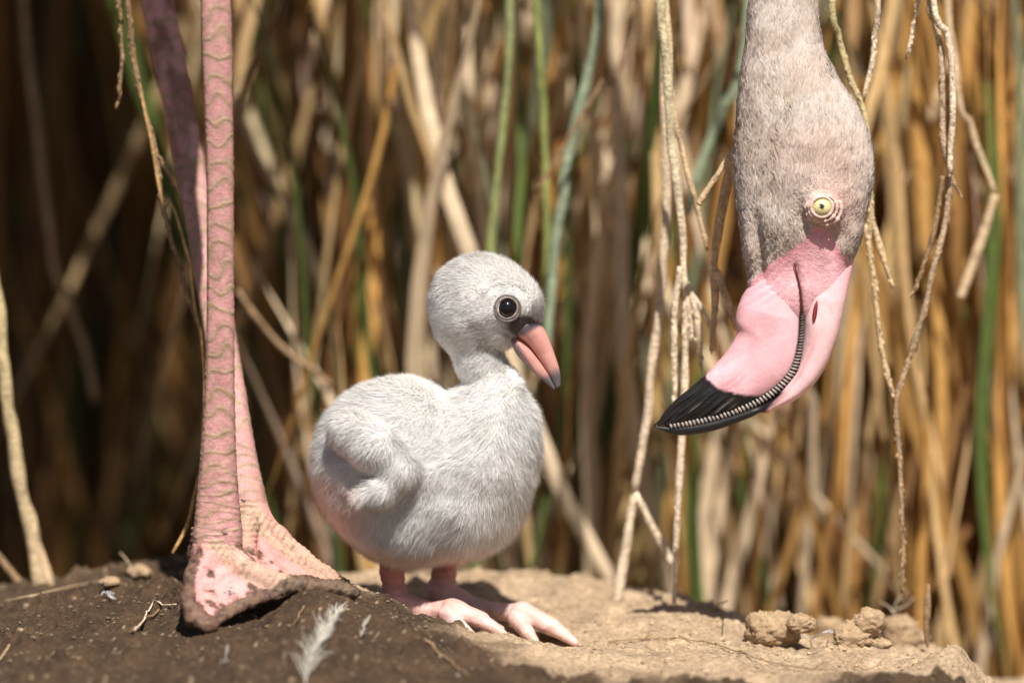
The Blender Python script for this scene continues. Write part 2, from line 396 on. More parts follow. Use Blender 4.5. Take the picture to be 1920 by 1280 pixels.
for i in range(6200):
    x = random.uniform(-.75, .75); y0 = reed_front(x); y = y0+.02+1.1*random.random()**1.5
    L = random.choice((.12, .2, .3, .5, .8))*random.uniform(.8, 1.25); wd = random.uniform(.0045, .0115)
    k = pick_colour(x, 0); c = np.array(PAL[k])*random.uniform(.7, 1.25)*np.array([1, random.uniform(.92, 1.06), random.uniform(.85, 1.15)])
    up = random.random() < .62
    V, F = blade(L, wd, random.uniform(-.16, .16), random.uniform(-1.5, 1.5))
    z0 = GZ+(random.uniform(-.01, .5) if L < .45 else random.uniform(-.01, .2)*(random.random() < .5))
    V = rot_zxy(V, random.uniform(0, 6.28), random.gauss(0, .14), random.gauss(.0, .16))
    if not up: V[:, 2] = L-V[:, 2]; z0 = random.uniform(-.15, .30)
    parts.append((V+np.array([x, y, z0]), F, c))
# tall reeds arching over the hollow above the frame, added to shade it
for i in range(1100):
    x = random.uniform(-.85, -.17); y = random.uniform(.95, 1.35)
    V, F = blade(1, random.uniform(.014, .026), 0, random.uniform(-.8, .8), 16); s_ = V[:, 2].copy(); a_ = random.gauss(0, .07)
    D = y-random.uniform(.10, .50); V[:, 2] = random.uniform(.88, 1.08)*(1-(1-s_)**2); V[:, 0] += D*math.sin(a_)*s_**3; V[:, 1] -= D*s_**3
    parts.append((V+np.array([x, y, GZ]), F, np.array(PAL[random.choice(('brown', 'umber', 'green', 'green'))])*random.uniform(.7, 1.2)))
# thick dim stalks far inside so that no daylight shows through
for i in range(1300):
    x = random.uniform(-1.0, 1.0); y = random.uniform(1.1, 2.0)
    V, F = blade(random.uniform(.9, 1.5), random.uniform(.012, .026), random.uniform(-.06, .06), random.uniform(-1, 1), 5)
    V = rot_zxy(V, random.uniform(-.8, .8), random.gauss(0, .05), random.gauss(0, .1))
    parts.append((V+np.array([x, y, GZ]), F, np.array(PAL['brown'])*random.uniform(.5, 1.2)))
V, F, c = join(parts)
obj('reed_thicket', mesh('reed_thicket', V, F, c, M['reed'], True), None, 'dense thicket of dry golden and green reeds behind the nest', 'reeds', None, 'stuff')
# the reeds in front, each its own object
KL = dict(gold=('dry_reed_leaf', 'golden dry reed leaf at the front of the thicket', 'golden dry leaves at the thicket front'),
          tan=('dry_reed_leaf', 'tan dry reed leaf at the front of the thicket', 'tan dry leaves at the thicket front'),
          cream=('dry_reed_leaf', 'pale cream sun-bleached reed leaf at the front of the thicket', 'bleached leaves at the thicket front'),
          umber=('dry_reed_leaf', 'dark amber withered reed leaf at the front of the thicket', 'amber leaves at the thicket front'),
          brown=('dry_reed_leaf', 'deep brown withered reed leaf at the front of the thicket', 'brown leaves at the thicket front'),
          green=('green_reed_leaf', 'living dark green reed blade at the front of the thicket', 'green blades at the thicket front'),
          sage=('green_reed_leaf', 'grey-green fading reed blade at the front of the thicket', 'grey-green blades at the thicket front'))
variants = {}
for k in KL:
    for j in range(5):
        V, F = blade(random.uniform(.30, .70), random.uniform(.005, .0105), random.uniform(-.2, .2), random.uniform(-1.6, 1.6), 14)
        V[:, 0] += .004*np.sin(V[:, 2]*23+j*2)+(V[:, 2] > .3)*(V[:, 2]-.3)*(j-2)*.12
        variants[k, j] = mesh(KL[k][0], V, F, np.array(PAL[k])[None]*(.85+.3*vnoise(V*[40, 40, 14], j)[:, None]), M['reed1'])
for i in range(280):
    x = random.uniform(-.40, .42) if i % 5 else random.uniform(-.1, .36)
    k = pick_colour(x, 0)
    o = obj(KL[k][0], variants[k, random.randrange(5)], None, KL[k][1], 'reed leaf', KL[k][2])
    y = reed_front(x)+random.uniform(-.07, .10)
    hang = random.random() < .35 and x > -.1
    q = 960+x/(1+y/DIST)/S
    where = next(t for lim, t in ((250, 'in the dark hollow outside the flamingo legs'), (580, 'in the dark hollow behind the flamingo legs'), (1040, 'behind the chick'), (1370, 'between the chick and the flamingo head'), (1650, 'behind the flamingo head'), (1e9, 'beyond the back of the flamingo head')) if q < lim)
    o['label'] = KL[k][1].split(' at the')[0].replace(' reed', (' hanging' if hang else ' upright')+' reed')+' '+where
    o.location = (x, y, random.uniform(.22, .46) if hang else GZ-.005+random.choice((0, 0, .0)))
    o.rotation_euler = (random.gauss(0, .07)+(math.pi if hang else 0), random.gauss(.01, .13), random.uniform(-.9, .9))

# ------------------------------------------------------------------ flamingo chick
def ellp(F, px, py, Y, rx, ry, rz, rot=0, k=.008): F.ell(P(px, py, Y), np.array([rx*S, ry*S, rz*S]), rot, k)
chick = empty('flamingo_chick', (P(850, 1190, 0)[0], 0, P(850, 1190, 0)[2]), 'fluffy pale grey flamingo chick standing on the mud nest', 'chick')
def build_chick():
    f = Field(P(545, 1110, 0)+[0, -.075, 0], P(1060, 440, 0)+[0, .075, 0], .0012)
    ellp(f, 748, 876, 0, 158, 138, 166, R(10))            # back and rump
    ellp(f, 890, 868, 0, 112, 122, 142, R(-6))           # breast
    ellp(f, 850, 940, 0, 120, 122, 98, R(8))             # belly
    ellp(f, 755, 965, 0, 105, 112, 78, R(-12))           # thighs / vent
    ellp(f, 932, 790, 0, 66, 80, 98, R(16))             # crop
    # neck and head
    f.chain([P(950, 790, 0), P(930, 728, 0), P(900, 674, .0), P(880, 614, 0)], [54*S, 41*S, 38*S, 48*S], .0035)
    ellp(f, 906, 566, 0, 94, 76, 84, R(-8), .006)
    ellp(f, 950, 572, 0, 62, 58, 56, R(-12), .006)
    ellp(f, 864, 586, 0, 46, 58, 58, 0, .006)
    ellp(f, 930, 618, 0, 36, 46, 26, R(-25), .005)
    # folded wing stubs, one on each side
    for s in (-1, 1):
        f.chain([P(655, 806, s*.031), P(705, 838, s*.040), P(750, 878, s*.042)], [34*S, 37*S, 31*S], .004)
        f.chain([P(752, 884, s*.043), P(715, 918, s*.045), P(676, 936, s*.046)], [27*S, 23*S, 16*S], .003)
        f.cone(P(660, 880, s*.050), P(715, 890, s*.056), 9*S, 9*S, .006, True)
    V, Q = f.nets()
    for _ in range(2):                                     # relax
        N = vnormals(V, Q); acc = np.zeros_like(V); n = np.zeros(len(V))
        for a, b in ((0, 1), (1, 2), (2, 3), (3, 0)):
            np.add.at(acc, Q[:, a], V[Q[:, b]]); np.add.at(n, Q[:, a], 1); np.add.at(acc, Q[:, b], V[Q[:, a]]); np.add.at(n, Q[:, b], 1)
        V = V*.4+.6*acc/n[:, None]
    V = V+vnormals(V, Q)*((fbm(V*55, 3, 3)-.45)*.0035)[:, None]
    # legs and feet, finer
    g = Field(P(690, 1225, 0)+[0, -.06, 0], P(1100, 985, 0)+[0, .09, 0], .0008)
    def foot(Y, leg, knuckle, toes, pad):
        g.chain([P(*q) for q in leg[0]], [r*S for r in leg[1]], .004)
        g.chain([P(*q) for q in knuckle[0]], [r*S for r in knuckle[1]], .004)
        for pts, rr in toes: g.chain([P(*q) for q in pts], [r*S for r in rr], .0010)
        for a, b, c in pad: g.tri(P(*a), P(*b), P(*c), .0005, .0012)
    foot(0, ([(733, 1010, .004), (735, 1070, .004), (741, 1118, .002)], [26, 21, 23]),
         ([(742, 1124, .0), (795, 1146, -.008), (848, 1143, -.015)], [23, 18, 19]),
         [([(848, 1142, -.016), (902, 1162, -.024), (946, 1190, -.03)], [22, 15.5, 8]),
          ([(838, 1150, -.022), (862, 1172, -.03), (884, 1188, -.034)], [18, 12.5, 7.5]),
          ([(852, 1140, -.008), (905, 1160, -.006), (940, 1180, -.004)], [14, 10, 7])],
         [((850, 1150, -.01), (944, 1190, -.03), (940, 1180, -.004))])
    foot(1, ([(838, 1010, .034), (834, 1060, .036), (828, 1104, .036)], [26, 22, 25]),
         ([(828, 1108, .036), (900, 1142, .028), (980, 1150, .016)], [25, 17, 18]),
         [([(978, 1148, .016), (1035, 1175, .006), (1078, 1204, .0)], [22, 16, 8]),
          ([(968, 1158, .010), (990, 1186, .002), (1006, 1206, -.003)], [18, 13, 7.5]),
          ([(984, 1146, .022), (1035, 1168, .024), (1066, 1188, .025)], [14, 10, 7])],
         [((978, 1155, .02), (1076, 1202, .0), (1064, 1188, .025))])
    LV, LQ = g.nets(); N = vnormals(LV, LQ)
    for _ in range(1):
        acc = np.zeros_like(LV); n = np.zeros(len(LV))
        for a, b in ((0, 1), (1, 2), (2, 3), (3, 0)):
            np.add.at(acc, LQ[:, a], LV[LQ[:, b]]); np.add.at(n, LQ[:, a], 1); np.add.at(acc, LQ[:, b], LV[LQ[:, a]]); np.add.at(n, LQ[:, b], 1)
        LV = LV*.5+.5*acc/n[:, None]
    # transverse scales over the toes, creases round the ankles
    ph = (LV[:, 0]*.9-LV[:, 2]*.55)*2*np.pi/.0017+5*fbm(LV*150, 2, 5)
    crease = np.maximum(np.sin(ph), -.5)*sm(.030, .012, LV[:, 2])*(.3+.7*sm(.35, .6, fbm(LV*120, 2, 55)))
    LV = LV+N*(.00030*crease+.0009*(fbm(LV*210, 3, 8)-.45))[:, None]
    ph2 = LV[:, 2]*2*np.pi/.0042+7*fbm(LV*120, 2, 15)
    LV = LV+N*(.00022*np.sin(ph2)*sm(.010, .02, LV[:, 2])*sm(.045, .025, LV[:, 2]))[:, None]
    t = sm(.012, .03, LV[:, 2]); base = mix((.66, .42, .37), (.56, .23, .18), t)
    base = mix(base, np.array([.72, .55, .50]), (fbm(LV*160, 3, 2) > .5)*.4*(1-t))
    base = mix(base, np.array([.42, .17, .13]), sm(-.1, -.4, crease)*.5)
    base = mix(base, np.array([.40, .26, .16]), sm(.45, .62, fbm(LV*240, 3, 12))*sm(.012, .0, LV[:, 2])*.55)
    return V, Q, LV, LQ, base
CV, CQ, LV, LQ, LC = build_chick()
CN = vnormals(CV, CQ)
lx = lambda px: P(px, 640, 0)[0]
lz = lambda py, Y=0: P(960, py, Y)[2]
def to_px(p):
    d = p-CAM; dep = d@FWD; return 960+d[:, 0]/dep*DIST/S, 640-(d@UPV)/dep*DIST/S
def bare_rump(p):
    x, y = to_px(p); return sm(.0, .5, sm(720, 610, x)*sm(850, 960, y)+sm(1000, 1050, y)*.6)
def lore(p):
    x, y = to_px(p); return np.clip(sm(34, 20, np.hypot((x-982)*.8, (y-612)*1.25))+.0*x+sm(12, 5, np.abs(y-(598+(x-960)*.55)))*sm(948, 960, x)*sm(1005, 985, x), 0, 1)
def chick_col(p, n):
    x, y = to_px(p)
    grey = np.clip(sm(640, 480, y)*.75+sm(900, 700, y)*sm(900, 700, x)*.6, 0, 1)
    c = mix((.95, .93, .90), (.60, .57, .54), grey*.9)
    c = mix(c, np.array([.58, .54, .50]), sm(.48, .62, fbm(p*70, 3, 41))*.30)
    c = mix(c, np.array([.84, .64, .55]), bare_rump(p)*.6)
    c = mix(c, np.array([.07, .06, .065]), lore(p))
    return c*(.93+.12*rng.random((len(p), 1)))
skin_c = mix(np.array([.92, .89, .86])[None], np.array([.82, .58, .50]), bare_rump(CV)*.8)
skin_c = mix(skin_c, np.array([.055, .045, .05]), lore(CV))
V, F, c = join([(CV, CQ, skin_c), (LV, LQ, LC)])
obj('body', mesh('chick_body', V, F, c, M['skin']), chick)
def c_dens(p, n):
    x, y = to_px(p); eye = np.hypot(x-951, y-578)
    d = np.where(y < 690, 1.8, 1.0)*(1-.1*bare_rump(p)); d = d*np.where((eye < 24) & (p[:, 1] < 0), 0, 1)
    d = d*(1-.9*lore(p))*np.where((x > 975) & (y > 596) & (y < 720) & (x > 975+(y-596)*.1), .15, 1)
    return np.where((n[:, 1] > .45), d*.45, d)
def c_len(p, n):
    x, y = to_px(p)
    l = .0036+.0022*sm(660, 830, y)
    l = l*(1+.45*sm(880, 1000, y)*sm(700, 800, x)); l = l*(1-.25*bare_rump(p)*sm(760, 640, x))
    l = np.where(np.hypot(x-951, y-578) < 45, .0017, l); return np.where(lore(p) > .3, .001, l)
def c_flow(p, n):
    x, y = to_px(p)
    head = np.stack([-(.9+0*x), 0*x, -.1-.5*sm(880, 820, x)], 1)
    body = np.stack([-.55*sm(1000, 800, x)-.15, 0*x, -.7-.4*sm(800, 950, y)], 1)
    return mix(head, body, sm(640, 720, y))+(np.stack([vnoise(p*60, 3), vnoise(p*60, 4), vnoise(p*60, 5)], 1)-.5)*.8
obj('down', strands('down', CV, CQ, CN, 380000, c_dens, c_len, c_flow, .44, .000065, chick_col, M['down'], .35, .30, .2), chick)

def sphere(c, r, nu=28, nv=18, sq=(1, 1, 1)):
    th = np.linspace(.02, np.pi-.02, nv); ring = np.stack([np.sin(th), np.cos(th)], 1)
    C = np.asarray(c)+np.stack([0*th, -np.cos(th)*r*sq[1], 0*th], 1)
    return loft(C, np.outer(np.sin(th)*r*sq[0], [1, 0, 0]), np.outer(np.sin(th)*r*sq[2], [0, 0, 1]), True, nu)
def torus(c, r0, r1, ax, m=40, k=12, wob=0, sq=1.0):
    """ring in the xz plane facing the viewer, tilted to normal ax"""
    ax = unit(np.asarray(ax, float)); u = unit(np.cross(ax, [0, 0, 1.])); v = np.cross(u, ax)
    t = np.linspace(0, 2*np.pi, m, endpoint=False); s = np.linspace(0, 2*np.pi, k, endpoint=False)
    rr = r1*(1+wob*(.6*np.sin(t*7+1.3*np.sin(t*3))+.5*np.sin(t*2+.7)+.5*np.sin(t*17)))
    rad = np.cos(t)[:, None]*u+np.sin(t)[:, None]*v*sq
    V = c+rad[:, None]*(r0+rr[:, None]*np.cos(s))[..., None]+ax*(rr[:, None]*np.sin(s))[..., None]
    F = []; i = np.arange(m)[:, None]; j = np.arange(k)[None]
    F = np.stack([i*k+j, i*k+(j+1) % k, ((i+1) % m)*k+(j+1) % k, ((i+1) % m)*k+j], -1).reshape(-1, 4)
    return V.reshape(-1, 3), F
def surf_y(V, N, px, py, side=-1):
    """y of a skin surface seen at this pixel (front side)"""
    x, y = to_px(V); d = np.hypot(x-px, y-py); k = np.where((d < 9) & (V[:, 1]*side > 0))[0]
    k = k if len(k) else [np.argmin(d)]
    return V[k, 1].min(), unit(N[k].mean(0))
ey, en = surf_y(CV, CN, 951, 577)
ec = P(951, 577, ey+.0024)
V, F = sphere(ec, 19*S); obj('eye', mesh('eye', V, F, (.006, .005, .005), M['eye']), chick)
tv = join([(*torus(P(951, 577, ey-.0002), 19.5*S, 2.0*S, (.1, -1, .05), wob=.25), (.27, .22, .19)), (*torus(P(951, 578, ey+.0003), 24*S, 2.6*S, (.1, -1, .05), wob=.35), (.13, .11, .10))])
obj('eyelid', mesh('eyelid', *tv, M['skin']), chick)

def mandible(A, B, hw, n=70, m=36, over=.06):
    """a half of a bill: A the cutting edge, B the outer edge (matched points with pixel x, y, depth), hw half thickness in px"""
    A = resample(PA(A), n); B = resample(PA(B), n); h = np.interp(np.linspace(0, 1, n), np.linspace(0, 1, len(hw)), hw)*S
    C = (A+B)/2; U = (B-A)/2*(1+over)
    return loft(C, U, np.outer(h, [0, 1., 0]), True, m, .85)
def bill_obj(name, V, F, colf, parent, disp=None):
    N = vnormals(V, F)
    if disp is not None: V = V+N*disp(V)[:, None]
    return obj(name, mesh(name, V, F, colf(V), M['bill']), parent)
tom = [(955, 622), (985, 640), (1008, 668), (1028, 698), (1042, 727)]
up = [(1000, 594), (1022, 622), (1037, 658), (1049, 695), (1051, 722)]
lo = [(958, 640), (970, 664), (994, 690), (1018, 712), (1037, 729)]
def cb_col(V):
    x, y = to_px(V); c = mix((.60, .26, .21), (.70, .38, .33), fbm(V*170, 3, 3))
    c = mix(c, np.array([.13, .10, .115]), sm(17, 6, (x-985)*.46+(y-612)*.89+10*(fbm(V*260, 2, 4)-.5)))
    c = mix(c, np.array([.13, .11, .12]), sm(680, 708, y+(x-1040)*.35+14*(fbm(V*260, 3, 9)-.5)))
    c = mix(c, np.array([.18, .13, .14]), sm(10, 3, (x-962)-(y-640)*.62)*.9)
    return c
V, F = mandible(tom, up, [42, 30, 21, 15, 7]); ub = bill_obj('upper_mandible', V, F, cb_col, chick)
V, F = mandible(tom, lo, [40, 28, 19, 12, 5]); bill_obj('lower_mandible', V, F, cb_col, chick)
def flat_slit(pts, wd, Y, col, name, parent):
    p = resample(PA([(a, b, Y) for a, b in pts]), 14); s = np.linspace(0, 1, 14)
    V, F = tube(p, np.sin(s*np.pi)**.6*wd*S+1e-5, 10); obj(name, mesh(name, V, F, col, M['skin']), parent)
flat_slit([(1003, 636), (1010, 644), (1016, 652)], 3.4, P(0, 0, -26*S*.86)[1], (.25, .03, .02), 'nostril', ub)

# ------------------------------------------------------------------ adult flamingo: legs on the left, neck arched over out of frame, head hanging on the right
adult = empty('adult_flamingo', tuple(P(430, 1110, -.04)), 'adult flamingo with pink legs bending its head down beside the chick', 'flamingo')
SK = np.array([.62, .27, .27])
def leg_loft(path, hw, depth, seed, blotchy):
    """path: (px,py,Y) list, hw: half widths in px"""
    n = 760; m = 56; C = resample(np.column_stack([PA(path), np.asarray(hw)*S]), n); r = C[:, 3]; C = C[:, :3]
    tg = unit(np.gradient(C, axis=0)); u = unit(np.cross(tg, [0, 1., 0])); u = u*np.sign(u[:, :1]); v = unit(np.cross(u, tg)); v = v*-np.sign(v[:, 1:2])
    t = np.linspace(0, 2*np.pi, m, endpoint=False)           # 0 = right, pi/2 = towards the camera
    ct, st = np.cos(t), np.sin(t); sq = (np.abs(ct)**2.6+np.abs(st)**2.6)**(-1/2.6)
    L = np.r_[0, np.cumsum(np.linalg.norm(np.diff(C, axis=0), axis=1))]; tot = L[-1]
    s = L[:, None]+0*t; ang = t[None]+0*s
    pitch = .0108*(1-.62*sm(tot-.075, tot-.02, L))[:, None]
    phase = np.cumsum(np.r_[0, np.diff(L)]/pitch[:, 0])[:, None]+0*ang
    a = ang-1.35                                              # scutes arch over the shin
    wave = .30*np.cos(a*1.6+.6*np.sin(phase*2.1+seed))+.22*np.sin(ang*3+seed+phase*1.7)+.55*(vnoise(np.stack([ang*1.2, phase*.8, phase*0], -1), seed)-.5)
    q = phase+wave; jitter = .35*(hsh(np.floor(q).astype(np.int64), np.floor(q).astype(np.int64)*0+3, np.floor(q).astype(np.int64)*0, seed)-.5)
    fr = np.abs((q % 1)-.5-jitter*.3); line = sm(.085, .03, fr)
    side = sm(.28, .16, np.abs(ang-2.42))                     # the seam along the side, with small scales beyond it
    beyond = sm(2.35, 2.55, ang)*sm(5.6, 5.2, ang)
    cell = np.stack([ang*4.5, s/.0034, s*0], -1); cn = vnoise(cell, seed+9)
    small = sm(.36, .5, np.abs(cn-.5)*2*.9+.25*vnoise(cell*2.3, seed+4))
    low = sm(tot-.10, tot-.03, L)[:, None]+0*ang
    disp = .00018*line*(1-beyond)+.00020*sm(.06, .0, np.abs(fr-.05))*(1-beyond)+.00045*np.exp(-((ang-2.42)/.07)**2)-.0003*small*beyond
    disp = disp+low*.0008*(fbm(np.stack([ang*3, s*420, s*0], -1), 3, seed)-.45)
    V = C[:, None]+u[:, None]*(ct*sq)[None, :, None]*r[:, None, None]+v[:, None]*(st*sq)[None, :, None]*(r*depth)[:, None, None]
    nn = unit(u[:, None]*ct[None, :, None]+v[:, None]*st[None, :, None]/depth); V = (V+nn*disp[..., None]).reshape(-1, 3)
    base = mix((.40, .25, .195), (.52, .26, .245), sm(.06, .40, fr-.22*(vnoise(np.stack([ang*1.5, phase, phase*0], -1), seed+2)-.5)))
    base = mix(base, np.array([.33, .225, .125]), np.clip(line*1.1*(1-beyond)+np.exp(-((ang-2.42)/.06)**2)*.8, 0, 1))
    base = mix(base, np.array([.48, .29, .23]), beyond*.6)
    base = mix(base, np.array([.34, .21, .13]), low*np.clip(.35*sm(.4, .6, fbm(np.stack([ang*2, s*160, s*0], -1), 3, seed+6))+.55*line, 0, 1))
    dn = sm(.40, .60, fbm(np.stack([ang*1.3, s*60, s*0], -1), 4, seed+20))
    base = mix(base, np.array([.17, .075, .045]), dn*blotchy[:, None] if np.ndim(blotchy) else dn*blotchy)  # dark brown blotches, stronger towards the top of the far leg
    F = [grid_faces(n, m)]
    return V, F, base.reshape(-1, 3)
n_ = 760
l1 = leg_loft([(398, -420, -.02), (401, -160, -.04), (403, -40, -.048), (408, 150, -.05), (412, 300, -.05), (413, 450, -.05), (413, 600, -.05), (411, 760, -.05), (409, 870, -.051), (408, 950, -.052), (408, 1015, -.054), (408, 1050, -.056)],
              [30, 40, 30, 27, 25, 25, 25.5, 29, 34, 41, 46, 40], .92, 3, .12)
l2 = leg_loft([(200, -420, .13), (258, -160, .16), (285, -40, .155), (325, 150, .14), (354, 300, .12), (382, 450, .09), (408, 600, .06), (434, 760, .025), (450, 870, .01), (459, 930, .0), (466, 985, -.006), (470, 1020, -.01)],
              [34, 44, 35, 32, 30, 29, 30, 31, 34, 39, 42, 36], .92, 8, np.clip(np.linspace(1.5, -.4, n_), 0, .8))
def build_feet():
    g = Field(P(310, 1230, 0)+[0, -.13, 0], P(700, 930, 0)+[0, .06, 0], .00085)
    tx = lambda pts, rr, k=.003: g.chain([P(*q) for q in pts], [r*S for r in rr], k)
    # near foot: inner toe towards the viewer, middle toe to the right, web between
    tx([(408, 1000, -.053), (398, 1045, -.058), (366, 1078, -.072), (352, 1125, -.086), (364, 1160, -.094), (392, 1172, -.098)], [44, 38, 18, 13, 14, 13])
    tx([(410, 1030, -.056), (452, 1062, -.064), (505, 1087, -.066), (570, 1097, -.064), (625, 1101, -.062), (662, 1110, -.062)], [36, 24, 18, 15, 14, 12])
    tx([(385, 1000, -.045), (376, 1040, -.04), (372, 1075, -.04)], [26, 22, 12])
    a, b, c, d, e, f_ = P(385, 1035, -.06), P(355, 1120, -.085), P(392, 1174, -.098), P(470, 1130, -.078), P(560, 1099, -.066), P(440, 1060, -.064)
    for t in ((a, b, f_), (b, c, d), (b, d, f_), (f_, d, e)): g.tri(*t, .0016, .003)
    # far foot: outer toe to the right, web hanging behind it
    tx([(466, 960, -.004), (478, 985, -.008), (520, 1005, -.008), (565, 1042, -.012), (610, 1074, -.018), (646, 1095, -.022)], [40, 36, 19, 15, 13, 11])
    tx([(462, 985, -.02), (462, 1030, -.04), (475, 1065, -.05), (520, 1090, -.05)], [24, 16, 13, 11])
    a, b, c, d = P(474, 985, -.015), P(640, 1096, -.024), P(530, 1092, -.048), P(464, 1040, -.04)
    g.tri(a, b, c, .0014, .003); g.tri(a, c, d, .0014, .003)
    V, Q = g.nets()
    acc = np.zeros_like(V); n = np.zeros(len(V))
    for i, j in ((0, 1), (1, 2), (2, 3), (3, 0)):
        np.add.at(acc, Q[:, i], V[Q[:, j]]); np.add.at(n, Q[:, i], 1); np.add.at(acc, Q[:, j], V[Q[:, i]]); np.add.at(n, Q[:, j], 1)
    V = V*.5+.5*acc/n[:, None]; N = vnormals(V, Q); x, y = to_px(V)
    # distance to the toe ridges, for scales
    def seg(pts):
        p = resample(np.array(pts, float), 60); return np.min(np.hypot(x[:, None]-p[None, :, 0], y[:, None]-p[None, :, 1]), 1)
    r1 = seg([(410, 1020), (452, 1060), (505, 1086), (570, 1097), (662, 1110)]); r2 = seg([(470, 965), (520, 1005), (565, 1042), (646, 1095)])
    toe = sm(24, 14, np.minimum(r1, r2)); edge = seg([(345, 1060), (345, 1120), (364, 1165), (392, 1180), (480, 1140), (560, 1104), (662, 1112)])
    cell = fbm(V*430, 2, 5); scale = sm(.05, .0, np.abs(cell-.45))
    band = np.sin((x*.86+y*.5)/10.5*2*np.pi*.9+3*fbm(V*150, 2, 9))
    up_ = sm(1040, 1000, y)*sm(500, 470, x)
    V = V+N*(toe*(-.0003*scale+.00022*band)+.0010*(fbm(V*330, 4, 2)-.45)*(.25+sm(36, 10, edge))+up_*.0005*np.sin(y*2*np.pi/11+4*fbm(V*130, 2, 3)))[:, None]
    c = mix((.74, .33, .30), (.62, .25, .23), fbm(V*140, 3, 3))
    tan = mix((.43, .32, .21), (.55, .32, .25), fbm(V*120, 2, 14))
    c = mix(c, tan, np.clip(toe*.85+up_*.7, 0, 1)); c = mix(c, np.array([.24, .15, .09]), scale*toe*.8)
    c = mix(c, np.array([.33, .20, .13]), up_*sm(.2, -.8, np.sin(y*2*np.pi/11+4*fbm(V*130, 2, 3)))*.7)
    mud = sm(.40, .54, fbm(V*150, 4, 22)+.40*sm(36, 4, edge)-.20*sm(60, 20, np.hypot((x-425), (y-1078)))+.30*sm(1130, 1180, y)-.2*sm(1040, 990, y)-.25*toe*sm(560, 480, x)+.20*sm(600, 655, x)+.30*(fbm(V*520, 3, 77)-.47))
    mud = mud*np.where(r2 < 60, np.where((y < 1085) & (x > 470) & (r2 < r1), .12, 1), 1)
    mud = np.maximum(mud, sm(372, 360, x)*sm(1000, 1040, y)*.9)
    c = mix(c, mix((.028, .016, .010), (.13, .08, .045), sm(.25, .65, fbm(V*380, 4, 30))), np.clip(mud, 0, .94))
    V = V+N*(mud*.0022*(fbm(V*480, 3, 31)-.3))[:, None]
    return V, Q, c
fV, fQ, fC = build_feet()
# torso, thighs and the arched neck (above the frame)
tor = Field((-.74, -.22, .36), (.28, .26, .98), .007)
tor.ell((-.31, .05, .70), np.array([.235, .150, .140]), R(10), .03)
tor.ell((-.50, .02, .68), np.array([.14, .07, .07]), R(18), .05)
tor.ell((-.16, .03, .74), np.array([.11, .085, .095]), R(20), .04)
for s, q in ((0, P(398, -420, -.02)), (1, P(200, -420, .13))):
    tor.chain([q+[0, 0, -.03], q+[.0, .0, .05], np.array([-.14, -.02+.09*s, .66])], [.010, .017, .05], .02)
tV, tQ = tor.nets()
# head and neck: rings (py, left, right) read along the silhouette, then the neck goes on up and over to the breast
hd = [(-60, 1408, 1522, .88), (0, 1406, 1529, .88), (50, 1401, 1535, .88), (100, 1396, 1545, .86), (150, 1389, 1573, .80), (200, 1383, 1606, .72), (250, 1379, 1630, .64), (300, 1376, 1637, .60), (340, 1377, 1636, .58),
      (380, 1381, 1628, .57), (420, 1387, 1617, .54), (460, 1393, 1606, .50), (490, 1400, 1594, .47), (515, 1406, 1588, .45), (545, 1402, 1580, .47), (580, 1396, 1566, .42), (605, 1404, 1548, .30), (620, 1420, 1530, .15)]
def build_head():
    arr = np.array(hd, float); py = np.linspace(-60, 620, 340)
    k = np.linspace(0, 1, 5)
    l, r, d = (np.interp(py, arr[:, 0], arr[:, j]) for j in (1, 2, 3))
    ker = np.hanning(23); ker /= ker.sum(); smo = lambda q: np.convolve(np.pad(q, 11, 'edge'), ker, 'valid')
    l, r, d = smo(l), smo(r), smo(d); a = (r-l)/2*S
    C = np.array([P((x0+x1)/2, y, 0) for x0, x1, y in zip(l, r, py)])
    U = np.outer(a, [1., 0, 0]); W = np.outer(a*d, [0, 1., 0])
    # neck above the frame
    top = C[0]; path = resample(np.array([[-.15, .03, .77], [-.02, .02, .84], [.105, .012, .77], [top[0]+.004, .003, .56], [top[0]+.001, .0, .44], top+[0, 0, .006]]), 60)
    tg = unit(np.gradient(path, axis=0)); un = np.cross(tg, [0, 1., 0]); un = unit(un)*-1
    un = np.where((un@np.array([1., 0, 0]))[:, None] < -.99, -un, un); rr = np.linspace(.035, a[0], 60)
    if un[-1, 0] < 0: un = -un
    C = np.vstack([path, C]); U = np.vstack([un*rr[:, None], U]); W = np.vstack([np.outer(rr*.88, [0, 1., 0]), W])
    V, F = loft(C, U, W, True, 130, .94)
    return V, F
hV, hF = build_head()
hN = vnormals(hV, hF)
if ((hV[60*130:300*130]-hV[60*130:300*130].mean(0))*hN[60*130:300*130]).sum() < 0: hF = [f[:, ::-1] for f in hF]; hN = -hN
hx, hy = to_px(hV)
front = hV[:, 1] < .004
# anatomical relief: brow over the eye, cheek folds, lore hollow, throat crease
def g2(x, y, cx, cy, rx, ry, rot=0):
    c, s = math.cos(rot), math.sin(rot); u = (x-cx)*c+(y-cy)*s; v = -(x-cx)*s+(y-cy)*c; return np.exp(-(u/rx)**2-(v/ry)**2)
rel = .0032*g2(hx, hy, 1541, 388, 40, 36)-.0030*g2(hx, hy, 1548, 432, 46, 16, .5)-.0022*g2(hx, hy, 1505, 395, 15, 40)+.0032*g2(hx, hy, 1590, 450, 22, 34, .2)-.0022*g2(hx, hy, 1562, 462, 12, 28, -.2)
gape = np.abs(hx-np.interp(hy, [480, 500, 545, 600, 650], [1490, 1493, 1502, 1504, 1500]))
rel = rel-.0016*np.exp(-(gape/4.5)**2)*sm(488, 505, hy)+.00018*np.sin((hx*.75+hy*.66)*.5+6*fbm(hV*110, 2, 9))*sm(440, 480, hy)*sm(1500, 1450, hx)
